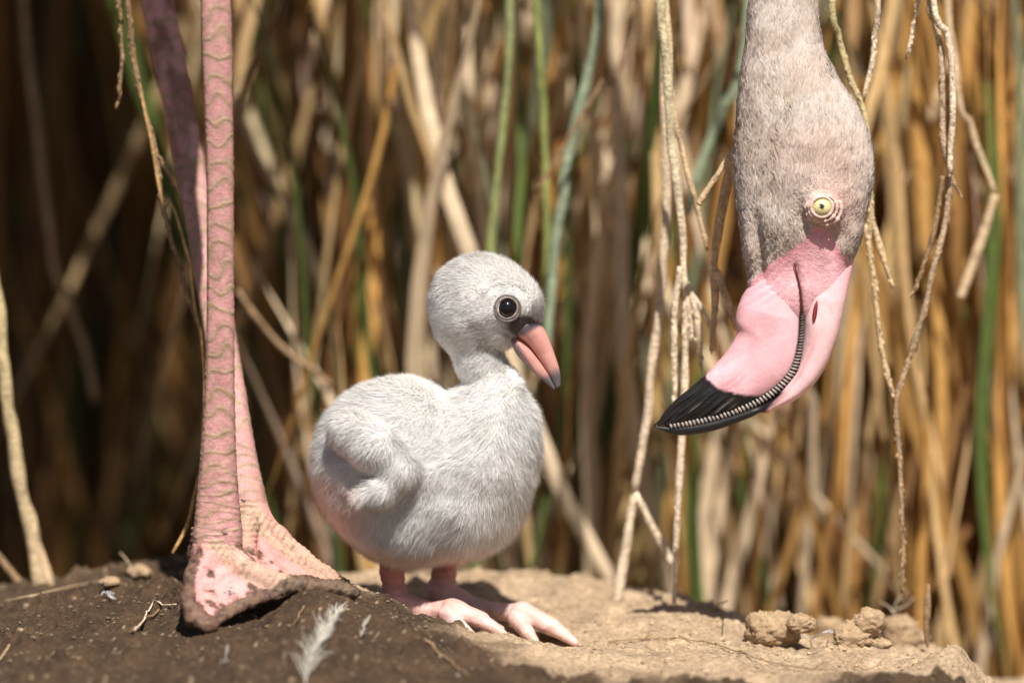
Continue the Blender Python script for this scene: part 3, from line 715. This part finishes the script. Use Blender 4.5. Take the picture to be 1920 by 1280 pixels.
rel = rel-.0022*g2(hx, hy, 1424, 470, 8, 60, -.1)+.0018*g2(hx, hy, 1405, 470, 10, 70, -.1)+.0016*g2(hx, hy, 1460, 430, 30, 40)
hV = hV+hN*(rel*(hN[:, 1] < .2)+.0016*(fbm(hV*70, 3, 4)-.47))[:, None]; hN = vnormals(hV, hF)
if (hN[100*130:101*130, 1]*np.sign(hV[100*130:101*130, 1])).sum() < 0: hN = -hN
def face_mask(x, y):
    """bare pink skin below the feather line"""
    ln = np.interp(x, [1370, 1405, 1432, 1455, 1480, 1505, 1528, 1545, 1560, 1580, 1600, 1640], [545, 532, 505, 486, 470, 452, 425, 424, 440, 476, 492, 496])
    return y-ln
def head_skin(p):
    x, y = to_px(p); c = mix(np.array([.68, .58, .51])[None], np.array([.74, .34, .38]), sm(-8, 4, face_mask(x, y)))
    c = mix(c, np.array([.80, .43, .46]), sm(6, 50, face_mask(x, y)))
    gp = np.abs(x-np.interp(y, [480, 500, 545, 600, 650], [1490, 1493, 1502, 1504, 1500])); c = mix(c, np.array([.30, .06, .07]), sm(4.5, 1, gp)*sm(488, 500, y)*.85)
    return mix(c, np.array([.66, .33, .28]), np.clip(g2(x, y, 1560, 400, 34, 44), 0, 1)*.8)
torc = mix((.74, .56, .52), (.80, .66, .62), fbm(tV*20, 3, 2))
V, F, c = join([(l1[0], l1[1], l1[2]), (l2[0], l2[1], l2[2]), (fV, fQ, fC), (tV, tQ, torc), (hV, hF, head_skin(hV))])
obj('body', mesh('flamingo_body', V, F, c, M['leg']), adult)
def f_dens(p, n):
    x, y = to_px(p); e = np.hypot(x-1541, (y-388)); m = face_mask(x, y)+8*(vnoise(p*500, 3)-.5)
    d = np.where(m < 0, 1., 0)*np.where((e < 33) & (n[:, 1] < 0), 0, 1)*np.where(n[:, 1] > .35, .25, 1)
    return d*np.where(y < -70, .0, 1)
def f_len(p, n):
    x, y = to_px(p); e = np.hypot(x-1541, (y-388)); return np.where(e < 62, .0017, .0034)*(1-.35*sm(330, 470, y))
def f_flow(p, n):
    x, y = to_px(p); e = np.hypot(x-1541, y-388)
    up_ = np.stack([(x-1500)/190*.35, 0*x, .9+0*x], 1); ar = np.stack([(x-1541)/50, 0*x, -(y-388)/50], 1)
    return mix(up_, ar, sm(85, 35, e)*.7)+(np.stack([vnoise(p*170, 3), vnoise(p*170, 4), vnoise(p*170, 5)], 1)-.5)*1.1
def f_col(p, n):
    x, y = to_px(p); c = mix((.68, .59, .525), (.58, .48, .41), sm(.38, .6, fbm(p*[60, 60, 90], 4, 12)))
    c = mix(c, np.array([.42, .29, .18]), sm(.56, .68, fbm(p*210, 3, 19))*sm(100, 180, y)*sm(330, 230, y)*.6)
    c = mix(c, np.array([.74, .46, .39]), np.clip(g2(x, y, 1562, 385, 40, 58), 0, 1)*.75)
    c = mix(c, np.array([.72, .52, .45]), sm(.2, .9, g2(x, y, 1530, 300, 110, 70))*.35)
    return c*(.93+.14*rng.random((len(p), 1)))
obj('plumage', strands('plumage', hV, hF, hN, 70000, f_dens, f_len, f_flow, .08, .00040, f_col, M['plume'], .15, .20, .13), adult)

# bill: the deep lower mandible lies to the left, the upper one with the nostril to the right
tomA = [(1487, 455), (1493, 500), (1502, 545), (1504, 600), (1500, 650), (1487, 694), (1460, 726), (1425, 750), (1375, 771), (1315, 788), (1262, 797), (1226, 798)]
lowB = [(1425, 470), (1412, 520), (1388, 565), (1380, 598), (1383, 622), (1366, 656), (1342, 683), (1316, 709), (1284, 735), (1253, 763), (1234, 784), (1225, 797)]
uppB = [(1606, 455), (1598, 500), (1589, 545), (1580, 590), (1567, 640), (1545, 692), (1512, 733), (1470, 759), (1410, 780), (1335, 807), (1270, 815), (1227, 801)]
def streak(V):
    x, y = to_px(V); u = (x*.62+y*.78); v = (x*.78-y*.62); return fbm(np.stack([v/60, u/5.2, 0*u], -1), 3, 6)
def low_col(V):
    x, y = to_px(V); st = streak(V); c = mix((.85, .50, .53), (.79, .40, .43), sm(.35, .6, fbm(V*[90, 90, 90], 4, 3)))
    c = mix(c, np.array([.76, .30, .37]), sm(620, 500, y)*sm(1470, 1400, x)*.8)
    c = mix(c, np.array([.42, .20, .12]), sm(.55, .68, st)*sm(660, 720, y)*sm(1440, 1380, x)*.8)
    c = mix(c, np.array([.80, .43, .46]), sm(600, 520, y)*.85)
    ln = np.interp(x, [1225, 1320, 1345, 1365, 1378, 1430, 1460, 1475, 1500], [680, 700, 722, 728, 738, 742, 730, 716, 700])
    c = mix(c, np.array([.012, .011, .011]), sm(-4, 5, y-ln+26*(st-.47)*sm(1420, 1370, x)))
    c = mix(c, np.array([.16, .15, .14]), sm(.58, .68, st)*(c[:, 0] < .1)*sm(1400, 1340, x)*.8)
    dn = np.min(np.hypot(x[:, None]-TL[None, :, 0], y[:, None]-TL[None, :, 1]), 1)
    return mix(c, np.array([.02, .016, .016]), sm(9, 4, dn)*sm(520, 580, y))
TL = resample(np.array([(a, b, 0) for a, b in tomA], float), 90)
def low_disp(V):
    x, y = to_px(V); st = streak(V); blk = sm(690, 740, y)*sm(1420, 1330, x)
    wr = np.sin((x*.55+y*.83)*.42+5*fbm(V*110, 2, 9))
    return blk*(st-.47)*.0042+.00022*wr*sm(600, 520, y)*sm(1480, 1420, x)
def upp_col(V):
    x, y = to_px(V); c = mix((.84, .50, .51), (.87, .60, .59), fbm(V*[80, 80, 80], 3, 8))
    c = mix(c, np.array([.80, .43, .46]), sm(600, 520, y)*.85)
    gr = np.interp(y, [560, 600, 650, 700, 740, 762], [1540, 1532, 1522, 1500, 1468, 1440]); c = mix(c, np.array([.70, .26, .27]), sm(7, 1, np.abs(x-gr))*sm(600, 640, y)*.6)
    c = mix(c, np.array([.74, .34, .28]), sm(5, 1, np.abs(x-(1562-(y-540)*.1)))*sm(600, 570, y)*sm(505, 530, y)*sm(.4, .6, fbm(V*300, 2, 3))*.7)
    c = mix(c, np.array([.012, .011, .011]), sm(5, -5, x-(1438+.9*(768-y))+8*(fbm(V*300, 2, 2)-.5))*sm(725, 738, y))
    dn = np.min(np.hypot(x[:, None]-TL[None, :, 0], y[:, None]-TL[None, :, 1]), 1)
    return mix(c, np.array([.03, .02, .025]), sm(7, 3, dn)*sm(540, 600, y))
def upp_disp(V):
    x, y = to_px(V); gr = np.interp(y, [540, 600, 650, 700, 740, 762], [1540, 1532, 1522, 1500, 1468, 1440])
    return -.0011*np.exp(-((x-gr)/5)**2)*sm(570, 640, y)+.0009*np.exp(-((x-gr+16)/9)**2)*sm(570, 640, y)
V, F = mandible(tomA, lowB, [10, 26, 38, 43, 42, 40, 38, 35, 30, 24, 15, 4], 240, 180, .01)
bill_obj('lower_mandible', V, F, low_col, adult, low_disp)
V, F = mandible(tomA, uppB, [12, 27, 38, 41, 39, 37, 34, 31, 27, 22, 14, 4], 150, 64, .01)
ubl = bill_obj('upper_mandible', V, F, upp_col, adult, upp_disp)
flat_slit([(1532, 563), (1529, 580), (1526, 606)], 4.2, -.0112, (.22, .03, .03), 'nostril', ubl)
gp = []
for a, b in ((1489, 494), (1493, 510), (1497, 525), (1501, 545), (1503, 565), (1504, 580)):
    yy, _ = surf_y(hV, hN, a, b); gp.append(P(a, b, yy-.0001))
V, F = tube(resample(np.array(gp), 30), np.linspace(1.2, 2.6, 30)*S, 8); obj('gape_line', mesh('gape_line', V, F, (.10, .03, .03), M['skin']), adult)
# comb of fine lamellae along the cutting edge
lam = []; TLd = resample(np.array([(a, b, 0) for a, b in tomA], float), 600); L = np.r_[0, np.cumsum(np.hypot(*np.diff(TLd[:, :2], axis=0).T))]
pos = L[np.argmin(np.hypot(TLd[:, 0]-1504, TLd[:, 1]-565))]; end = L[np.argmin(np.hypot(TLd[:, 0]-1252, TLd[:, 1]-797))]
hwT = np.interp(L, np.linspace(0, L[-1], 12), [40, 46, 44, 42, 40, 38, 35, 32, 28, 22, 14, 4])
while pos < end:
    i = np.searchsorted(L, pos); q = TLd[i]; tg = TLd[min(i+3, 599)]-TLd[i-3]; tg = tg[:2]/np.hypot(*tg[:2]); nr = np.array([-tg[1], tg[0]])
    u = (pos-L[0])/(end-L[0]); big = float(sm(.15, .62, u)); ln = 3.2+4.8*big*(1-.45*float(sm(.85, 1, u))); y = -hwT[i]*S*.62
    a = P(q[0]-nr[0]*ln-tg[0]*1.5, q[1]-nr[1]*ln-tg[1]*1.5, y); b = P(q[0]+nr[0]*ln+tg[0]*1.5, q[1]+nr[1]*ln+tg[1]*1.5, y)
    pth = np.linspace(a, b, 6); pth[:, 1] -= np.sin(np.linspace(0, np.pi, 6))*.0016
    Vv, Ff = tube(pth, np.array([.6, 1, 1.1, 1.1, 1, .6])*(1.1+1.2*big)*S, 6)
    lam.append((Vv, Ff, mix((.08, .065, .06), (.33, .29, .26), np.array(sm(.2, .6, u)))*random.uniform(.8, 1.15)))
    pos += 4.2+3.2*big
pth = resample(np.array([P(a, b, -.62*h*S+.0006) for (a, b), h in zip(tomA[2:-1], [44, 42, 40, 38, 35, 32, 28, 22, 14])]), 120)
V, F = tube(pth, np.linspace(3, 7, 120)*S, 10); lam.append((V, F, (.015, .013, .013)))
obj('lamellae', mesh('lamellae', *join(lam), M['bill']), adult, kind='stuff')
ey, en = surf_y(hV, hN, 1541, 388)
V, F = sphere(P(1541, 388, ey+.0030), 22*S, sq=(1, 1, .93)); x, y = to_px(V); d = np.hypot(x-1541, y-387)
obj('eye', mesh('eye', V, F, mix(mix((.70, .60, .30), (.52, .42, .18), sm(12, 18, d)), (.004, .004, .004), sm(5.4, 4.2, d)*(V[:, 1] < ey+.0030)), M['iris']), adult)
tv = join([(*torus(P(1541, 388, ey-.0006), 20*S, 3.2*S, (.05, -1, .05), wob=.2, sq=.94), (.62, .46, .40)), (*torus(P(1543, 390, ey+.0006), 26*S, 3*S, (.05, -1, .05), wob=.7, sq=.92), (.62, .42, .36)), (*torus(P(1545, 392, ey+.0026), 32*S, 3.4*S, (.05, -1, .05), wob=.8, sq=.9), (.66, .47, .41))])
obj('eyelid', mesh('eyelid', *tv, M['skin']), adult)

# ------------------------------------------------------------------ single stems that stand or hang in front of the thicket
def husks(path, rad, every, size, col):
    out = []; L = np.r_[0, np.cumsum(np.linalg.norm(np.diff(path, axis=0), axis=1))]; s = every*2
    while s < L[-1]:
        c = np.array([np.interp(s, L, path[:, k]) for k in range(3)]); i = min(np.searchsorted(L, s), len(path)-1); tg = unit(path[i]-path[i-1])
        a = random.uniform(0, 6.28); sd_ = unit(np.cross(tg, [math.cos(a), math.sin(a), .1])); l = size*random.uniform(.7, 1.4)
        d = unit(tg*.95+sd_*.22); p0 = c+sd_*rad*.5; pth = np.stack([p0, p0+d*l*.4+sd_*l*.05, p0+d*l])
        V, F = tube(pth, np.array([.25, .32, .04])*l*.55, 5); out.append((V, F, np.array(col)*random.uniform(.75, 1.25))); s += every*random.uniform(.5, 1.5)
    return out
SC = dict(straw=(.58, .42, .25), cream=(.66, .53, .38), amber=(.46, .27, .09), dark=(.17, .10, .05), brown=(.30, .19, .10), grey=(.50, .48, .44), green=(.30, .33, .10), sage=(.26, .31, .20), olive=(.14, .17, .05))
def stem(name, pts, Y, wpx, col, label, col2=None, husk=0, extend=0, cat='stem', group=None, sub=None):
    """pts in photo pixels on the upright plane y = Y (Y may be a pair, start and end)"""
    Ys = np.linspace(*(Y if isinstance(Y, tuple) else (Y, Y)), len(pts)); k = 1+float(np.mean(Ys))/DIST
    q = np.array([P(a, b, y) for (a, b), y in zip(pts, Ys)])
    if extend: q = np.vstack([q[0]+[(q[0]-q[1])[0]/max(abs((q[0]-q[1])[2]), .02)*extend*.4, .04, extend], q])
    n = max(16, int(len(q)*9)); path = resample(q, n); wv = np.atleast_1d(wpx); r = np.interp(np.linspace(0, 1, n), np.linspace(0, 1, len(wv)), wv)*S*k/2
    path = path+(np.stack([vnoise(path*60, 3), vnoise(path*60, 4), vnoise(path*60, 5)], 1)-.5)*.002
    r = r*(.82+.36*vnoise(path*230, 7)); V, F = tube(path, r, 9)
    ca, cb = np.array(SC[col]), np.array(SC[col2 or col]); t = np.repeat(np.linspace(0, 1, n), 9); t = np.r_[t, 0, 1]
    c = mix(ca, cb, t)*(.75+.5*vnoise(V*[500, 500, 90], 2))[:, None]
    root = obj(name, mesh(name, V, F, c, M['stem']), None, label, cat, group)
    if husk:
        h = husks(path, r.mean(), .0019, husk*.6*S, cb*1.05)
        obj('seed_husks', mesh('seed_husks', *join(h), M['stem']), root, kind='stuff')
    for pts2, w2 in (sub or []):
        q2 = resample(np.array([P(a, b, Ys[-1]) for a, b in pts2]), 24); w2 = np.interp(np.linspace(0, 1, 24), np.linspace(0, 1, len(np.atleast_1d(w2))), np.atleast_1d(w2))*S/2
        V, F = tube(q2, w2*(.8+.4*vnoise(q2*230, 3)), 8); h = husks(q2, w2.mean(), .0022, (husk or 14)*.6*S, cb) if husk else []
        obj('side_branch', mesh('side_branch', *join([(V, F, cb*(.75+.5*vnoise(V*300, 4))[:, None])]+h), M['stem']), root)
    return root
stem('reed_stem', [(-22, 380), (-6, 560), (12, 720), (34, 880), (58, 1000), (76, 1120)], .13, [13, 17, 24, 28], 'green', 'pale stem with green top and forked foot at the back of the mound', 'straw', 0, .25, sub=[([(56, 990), (80, 1050), (98, 1120)], [16, 22])])
stem('broken_stem', [(-40, 1010), (0, 1050), (30, 1085), (60, 1118)], .14, 15, 'brown', 'short broken brown stem slanting into the back of the mound')
stem('seed_stalk', [(222, -60), (226, 30), (229, 110), (223, 195)], .09, [8, 7, 5], 'dark', 'short dark seed stalk hanging left of the flamingo legs', 'brown', 22, .2)
stem('seed_stalk', [(236, -60), (250, 90), (268, 190), (290, 290), (312, 420), (345, 530), (372, 615)], .085, [10, 11, 11, 9, 6], 'dark', 'long dark seed stalk hanging beside the flamingo legs', 'brown', 20, .2, sub=[([(284, 275), (312, 320), (345, 378)], [9, 7, 4])])
stem('thin_straw', [(284, 280), (322, 380), (352, 480), (368, 580), (382, 700), (382, 800), (374, 880), (352, 975), (325, 1038)], (.08, .03), [7, 6, 6, 5, 7], 'brown', 'thin amber straw curving down beside the front leg to the mound', 'amber', 0, .3)
stem('dry_twig', [(445, 545), (490, 606), (550, 670), (622, 722)], .26, 11, 'brown', 'bare brown twig slanting down between the leg and the chick')
stem('dark_twig', [(540, -60), (500, 60), (468, 130), (446, 220), (438, 280)], .27, [16, 14, 8], 'dark', 'dark blurred twig right of the flamingo leg', None, 0, .2)
stem('dry_twig', [(90, 420), (130, 560), (165, 680), (182, 750)], .45, 15, 'brown', 'dim brown twig in the shaded hollow of the reeds', None, 0, .3)
stem('green_stalk', [(1130, -80), (1100, 150), (1068, 280), (1050, 400), (1036, 520), (1020, 700)], .22, [24, 24, 22, 18], 'sage', 'thick grey-green stalk rising behind the chick head', None, 0, .3)
stem('green_stalk', [(955, -60), (948, 180), (930, 350), (920, 480), (905, 700)], .24, [14, 15, 15], 'sage', 'slim grey-green stalk above the crown of the chick', 'green', 0, .3)
stem('green_stalk', [(1005, -60), (1015, 150), (1022, 330), (1025, 500), (1022, 620)], .25, [14, 13], 'olive', 'slim dark green stalk beside the chick forehead', 'green', 0, .3)
stem('dark_twig', [(1180, 60), (1130, 150), (1085, 225), (1040, 300), (1005, 360)], .20, [9, 14, 11, 7], 'dark', 'dark knotty twig crossing the thicket above the chick', 'brown', 0, .3)
stem('green_stalk', [(1400, 60), (1355, 200), (1310, 320), (1290, 400)], .28, [22, 24, 18], 'sage', 'broad grey-green stalk slanting left of the flamingo neck', None, 0, .3)
stem('hanging_stem', [(1244, -60), (1246, 200), (1246, 420), (1238, 560), (1222, 690), (1205, 830), (1190, 925)], .11, [9, 11, 14, 18, 17, 15], 'straw', 'long cream stem hanging left of the flamingo bill, forked pale at its foot', 'cream', 22, .25, sub=[([(1190, 920), (1176, 1010), (1156, 1130)], [15, 19, 22]), ([(1192, 925), (1222, 985), (1262, 1060)], [12, 15, 17])])
stem('hanging_stem', [(1238, -60), (1250, 150), (1262, 300), (1278, 430), (1284, 530), (1298, 640)], .07, [9, 12, 17, 20, 17, 9], 'green', 'hanging stem green above and frayed into cream strands left of the bill', 'cream', 20, .25,
     sub=[([(1276, 500), (1264, 600), (1266, 760)], [12, 15, 8]), ([(1288, 530), (1308, 600), (1316, 690)], [12, 14, 6]), ([(1290, 540), (1322, 590), (1338, 640)], [10, 10, 5]), ([(1284, 560), (1284, 720), (1276, 860), (1268, 1000), (1264, 1130)], [10, 15, 17, 12, 9])])
stem('hanging_stem', [(1256, 120), (1272, 250), (1294, 340), (1310, 410), (1327, 470)], .08, [10, 13, 14, 11], 'straw', 'short tan stem hanging to a blunt end left of the flamingo cheek', None, 0, .3)
stem('dry_twig', [(1400, 235), (1372, 285), (1340, 335), (1308, 386)], .035, [12, 13, 11], 'straw', 'tan twig poking out from behind the flamingo head')
stem('hanging_stem', [(1400, 200), (1372, 310), (1350, 410), (1337, 490), (1338, 560), (1334, 660)], .05, [10, 13, 17, 20, 10], 'amber', 'tan stem with a lumpy seed tip hanging against the flamingo throat', 'straw', 20, .2, sub=[([(1340, 505), (1366, 570), (1384, 620)], [15, 17, 9])])
stem('hanging_stem', [(1556, -60), (1572, 60), (1594, 140), (1616, 195), (1628, 260), (1632, 380), (1630, 460), (1642, 560), (1652, 650), (1676, 745)], .06, [12, 14, 15, 14, 12, 11, 9], 'green', 'stem passing behind the flamingo crown, green above and tan below', 'straw', 18, .25, sub=[([(1630, 390), (1652, 470), (1675, 540)], [9, 12, 6]), ([(1622, 420), (1632, 480), (1645, 545)], [9, 10, 6])])
stem('seed_stalk', [(1650, -60), (1642, 50), (1636, 120), (1620, 192)], .062, [9, 12, 9], 'straw', 'cream seed stalk joining the stem behind the flamingo crown', 'cream', 18, .2)
stem('seed_stalk', [(1722, -60), (1714, 30), (1698, 110)], .07, [9, 11, 5], 'straw', 'short seed stalk hanging alone right of the flamingo neck', 'cream', 18, .2)
stem('hanging_stem', [(1738, -60), (1752, 30), (1766, 110), (1768, 250), (1779, 322), (1772, 420), (1752, 500), (1735, 575), (1714, 645), (1690, 720), (1681, 770), (1687, 880), (1693, 1000), (1692, 1110)], .055, [13, 17, 18, 16, 13, 12, 12, 10, 6], 'cream', 'longest tan seed stem hanging right of the flamingo head down to the clods', 'brown', 20, .25, sub=[([(1768, 330), (1752, 430), (1734, 490), (1712, 552)], [10, 11, 6]), ([(1780, 320), (1790, 345), (1802, 366)], [9, 6])])
stem('hanging_stem', [(1742, -40), (1775, 60), (1787, 130), (1787, 240), (1780, 330)], .05, [11, 13, 14, 12], 'cream', 'bowed cream stem twinned with the longest seed stem', None, 18, .2)
stem('dry_twig', [(1790, 120), (1820, 230), (1845, 310), (1868, 370)], .18, [14, 16, 12], 'brown', 'blurred tan stem bending at the right of the thicket', 'straw', 0, .25, sub=[([(1866, 365), (1840, 450), (1800, 560)], [16, 22, 18])])
stem('leaf_stub', [(1740, 1096), (1736, 1140), (1733, 1175), (1738, 1215)], .03, [7, 15, 12, 6], 'brown', 'pale torn leaf stub standing up from the clods')

# ------------------------------------------------------------------ dirt clods on the dry side
def clod(px, py, wpx, hpx, label, seed, name='dirt_clod', up=.6):
    g = on_ground(px, py+hpx*.42); a = wpx*S/2; h = hpx*S/2
    u = np.linspace(0, np.pi, 34); v = np.linspace(0, 2*np.pi, 52, endpoint=False)
    n = np.stack([np.outer(np.sin(u), np.cos(v)), np.outer(np.sin(u), np.sin(v)), np.outer(np.cos(u), 0*v+1)], -1)
    r = 1+.75*(fbm(n*1.5+seed, 3, seed)-.47)+.55*np.abs(fbm(n*3.6+seed, 3, seed+2)-.47)-.5*sm(.06, 0, np.abs(fbm(n*2.2+seed, 2, seed+7)-.47))*.25+.22*(vnoise(n*11+seed, seed)-.5)
    V = (n*r[..., None]*np.array([a, a*.8, h])).reshape(-1, 3); F = grid_faces(34, 52)[:, ::-1]
    c = mix((.42, .30, .185), (.31, .205, .115), fbm(V*200+seed, 3, 3))
    return obj(name, mesh(name, V, F, c, M['clod']), None, label, 'clod', None, None, loc=Vector(g+[0, 0, h*up]))
clod(1446, 1172, 100, 72, 'large cracked dirt clod at the left end of the clod heap', 3)
clod(1502, 1164, 52, 36, 'small low clod touching the large cracked clod', 5)
clod(1556, 1174, 58, 54, 'smooth rounded clod in the middle of the heap', 8)
clod(1600, 1184, 76, 56, 'sloping tan clod beside the smooth rounded one', 12)
clod(1630, 1160, 62, 54, 'dark crumbly clod at the back of the heap', 15)
clod(1684, 1178, 76, 68, 'rough pale clod overgrown with rootlets', 19)
clod(1480, 1196, 40, 22, 'flat crumb of earth below the large cracked clod', 23)
clod(1648, 1204, 44, 24, 'low crumbling clod in front of the rootlet clod', 27)
clod(1722, 1192, 44, 28, 'small clod next to the torn leaf stub', 33)
clod(205, 1088, 40, 20, 'small dark clod on the far crest by the upright straw', 36)
clod(262, 1068, 52, 26, 'crumbly brown clod on the crest left of the flamingo foot', 39)
# crumbs and grit: nobody could count them
def grit():
    out = []; n = 9000
    t = (1+5**.5)/2; iv = unit(np.array([[-1, t, 0], [1, t, 0], [-1, -t, 0], [1, -t, 0], [0, -1, t], [0, 1, t], [0, -1, -t], [0, 1, -t], [t, 0, -1], [t, 0, 1], [-t, 0, -1], [-t, 0, 1]], float))
    fi = np.array([[0, 11, 5], [0, 5, 1], [0, 1, 7], [0, 7, 10], [0, 10, 11], [1, 5, 9], [5, 11, 4], [11, 10, 2], [10, 7, 6], [7, 1, 8], [3, 9, 4], [3, 4, 2], [3, 2, 6], [3, 6, 8], [3, 8, 9], [4, 9, 5], [2, 4, 11], [6, 2, 10], [8, 6, 7], [9, 8, 1]])
    x = rng.uniform(-.30, .29, n); y = rng.uniform(-.19, .17, n); keep = rng.random(n) < .15+fbm(np.stack([x*30, y*30, 0*x], -1), 3, 5)
    near = np.exp(-((x-.02)**2/.07**2+(y+.0)**2/.03**2)); x = x[keep | (near > .6)]; y = y[keep | (near > .6)]; h = mound_h(x, y); ws = wet_shade(x, y)
    for a, b, c, wv in zip(x, y, h, ws):
        r = .0004+.0011*random.random()**4; V = iv*(1+.35*(rng.random((12, 1))-.5))*r*np.array([1, 1, .7])
        pale = random.random(); col = np.array((.40, .29, .18))*(1-.62*wv)*random.uniform(.7, 1.35)
        if pale > .98: col = np.array((.50, .43, .34)); V = V*.7
        out.append((V+[a, b, c+r*.35], fi, col))
    return join(out)
obj('soil_crumbs', mesh('soil_crumbs', *grit(), M['clod'], False), None, 'fine loose grit and soil crumbs strewn over the nest mound', 'soil crumbs', None, 'stuff')

# ------------------------------------------------------------------ feathers, straws and rootlets lying on the mud
def drape(pts, lift=.0008, n=30):
    q = resample(np.array([on_ground(a, b) for a, b in pts]), n); q[:, 2] = np.maximum(q[:, 2], mound_h(q[:, 0], q[:, 1]))+lift; return q
def feather(pts, length_px, spread, barbs, label, col=(.66, .61, .52), side=(-1, 1)):
    sh = drape(pts, .0025, 40); out = [(*tube(sh, np.linspace(1.4, .5, 40)*S, 6), np.array(col)*.9)]
    tg = unit(np.gradient(sh, axis=0)); right = unit(np.cross(tg, [0, 0, 1.]))
    for i in range(barbs):
        k = random.random()**.8; j = min(int(k*38)+1, 39); sgn = random.choice(side); l = length_px*S*(1-.45*k)*random.uniform(.6, 1.15)
        d = unit(tg[j]*1.0+right[j]*sgn*spread*random.uniform(.35, 1.2)+np.array([0, 0, random.uniform(.0, .35)])); p = sh[j]
        d2 = unit(d+tg[j]*.5+rng.normal(0, .22, 3)); pth = np.stack([p, p+d*l*.4, p+d*l*.4+d2*l*.35, p+d*l*.4+d2*l*.6+rng.normal(0, .08, 3)*l])
        pth[:, 2] = np.maximum(pth[:, 2], mound_h(pth[:, 0], pth[:, 1])+.0006)
        out.append((*tube(pth, np.array([.9, .9, .7, .3])*S*random.uniform(.6, 1.2), 4), np.array(col)*random.uniform(.7, 1.2)))
    return obj('feather', mesh('feather', *join(out), M['plume']), None, label, 'feather')
feather([(572, 1292), (585, 1240), (606, 1196), (632, 1152)], 74, .55, 150, 'large loose cream feather on the front rim below the flamingo foot')
feather([(676, 1205), (682, 1186), (690, 1168)], 26, .5, 34, 'small pale feather tuft on the rim below the chick feet', (.50, .44, .36))
feather([(1520, 1206), (1548, 1194), (1578, 1198)], 26, .4, 60, 'small curled white feather lying among the clods', (.80, .79, .77))
feather([(194, 1118), (205, 1122), (214, 1132)], 18, .8, 40, 'scrap of white down stuck on the mud left of the foot', (.72, .72, .72))
feather([(428, 1218), (424, 1240), (418, 1256)], 18, .6, 26, 'faded scrap of down on the mud below the near toe', (.42, .38, .33))
fl = []
for i in range(40):
    p0 = P(432+random.gauss(0, 5), 1108+random.gauss(0, 6), -.0795); d = unit(rng.normal(0, 1, 3)+[0, -.8, .2]); fl.append((*tube(np.stack([p0, p0+d*.0016, p0+d*.0024+rng.normal(0, .0006, 3)]), np.array([.7, .6, .2])*S, 4), np.array((.72, .72, .74))))
obj('down_fluff', mesh('down_fluff', *join(fl), M['plume']), None, 'wisp of white down clinging to the flamingo foot web', 'fluff')
def straw(name, pts, wpx, col, label, lift=.0012, free=None, cat='straw'):
    q = drape(pts, lift) if free is None else resample(np.array(free), 30)
    V, F = tube(q, np.linspace(1, .6, 30)*wpx*S/2, 6); return obj(name, mesh(name, V, F, np.array(SC[col])*(.8+.4*vnoise(V*300, 3))[:, None], M['stem']), None, label, cat)
straw('straw', [(8, 1132), (70, 1118), (140, 1102), (205, 1090)], 5, 'straw', 'long pale straw lying across the dark mud near the far crest')
g = on_ground(258, 1076); straw('upright_straw', None, 3.5, 'straw', 'thin straw standing upright on the crest left of the foot', free=[g-[0, 0, .003], g+[-.004, 0, .005], P(238, 1050, g[1]), P(225, 1035, g[1])])
straw('root_strand', [(252, 1190), (272, 1166), (282, 1148), (300, 1142), (330, 1140)], 5, 'cream', 'curled pale root strand beside the flamingo foot', .002)
straw('dry_stick', [(248, 1192), (268, 1176), (290, 1160), (298, 1150)], 8, 'dark', 'short dark stick under the curled root strand', .002)
straw('straw', [(0, 1240), (10, 1226), (18, 1216)], 4, 'straw', 'tiny straw sticking out of the mud at the left flank')
straw('straw', [(1340, 1146), (1352, 1139), (1366, 1131)], 5, 'straw', 'short yellow straw on top of the dry hump', .002)
straw('root_fibre', [(1140, 1206), (1220, 1200), (1290, 1203), (1350, 1214), (1400, 1232), (1470, 1250), (1570, 1262)], 3, 'brown', 'long hair-thin brown root fibre across the dry earth')
straw('straw', [(795, 1205), (815, 1222), (850, 1250), (880, 1272)], 4, 'brown', 'thin brown straw pressed into the front rim')
straw('straw', [(570, 1140), (560, 1160), (548, 1176)], 3, 'brown', 'tiny dark straw on the smooth hump below the toe')
for i, (pts, lab) in enumerate((([(1676, 1150), (1668, 1138), (1650, 1128)], 'rootlet bending left from the rough pale clod'), ([(1678, 1152), (1678, 1135), (1688, 1116)], 'upright white rootlet on the rough pale clod'), ([(1682, 1142), (1700, 1134), (1714, 1120)], 'rootlet arching right from the rough pale clod'), ([(1690, 1170), (1712, 1168), (1730, 1182)], 'fine rootlet drooping over the rough pale clod'))):
    straw('rootlet', None, 2.6, 'cream', lab, free=[P(a, b, on_ground(1684, 1200)[1]-.004) for a, b in pts], cat='rootlet')
# withered leaf chip on the crest
g = drape([(204, 1074), (232, 1079), (262, 1082)], .002, 12); wv = np.sin(np.linspace(.15, np.pi-.1, 12))*6*S
V = np.stack([g-np.outer(wv, [0, 1, -.25]), g+[0, 0, .0012], g+np.outer(wv, [0, 1, .35])], 1).reshape(-1, 3); i = np.arange(11)[:, None]*3
obj('withered_leaf', mesh('withered_leaf', V, np.vstack([i+np.array([0, 1, 4, 3]), i+np.array([1, 2, 5, 4])]), (.06, .035, .02), M['stem']), None, 'curled dark leaf chip on the crest by the upright straw', 'leaf')
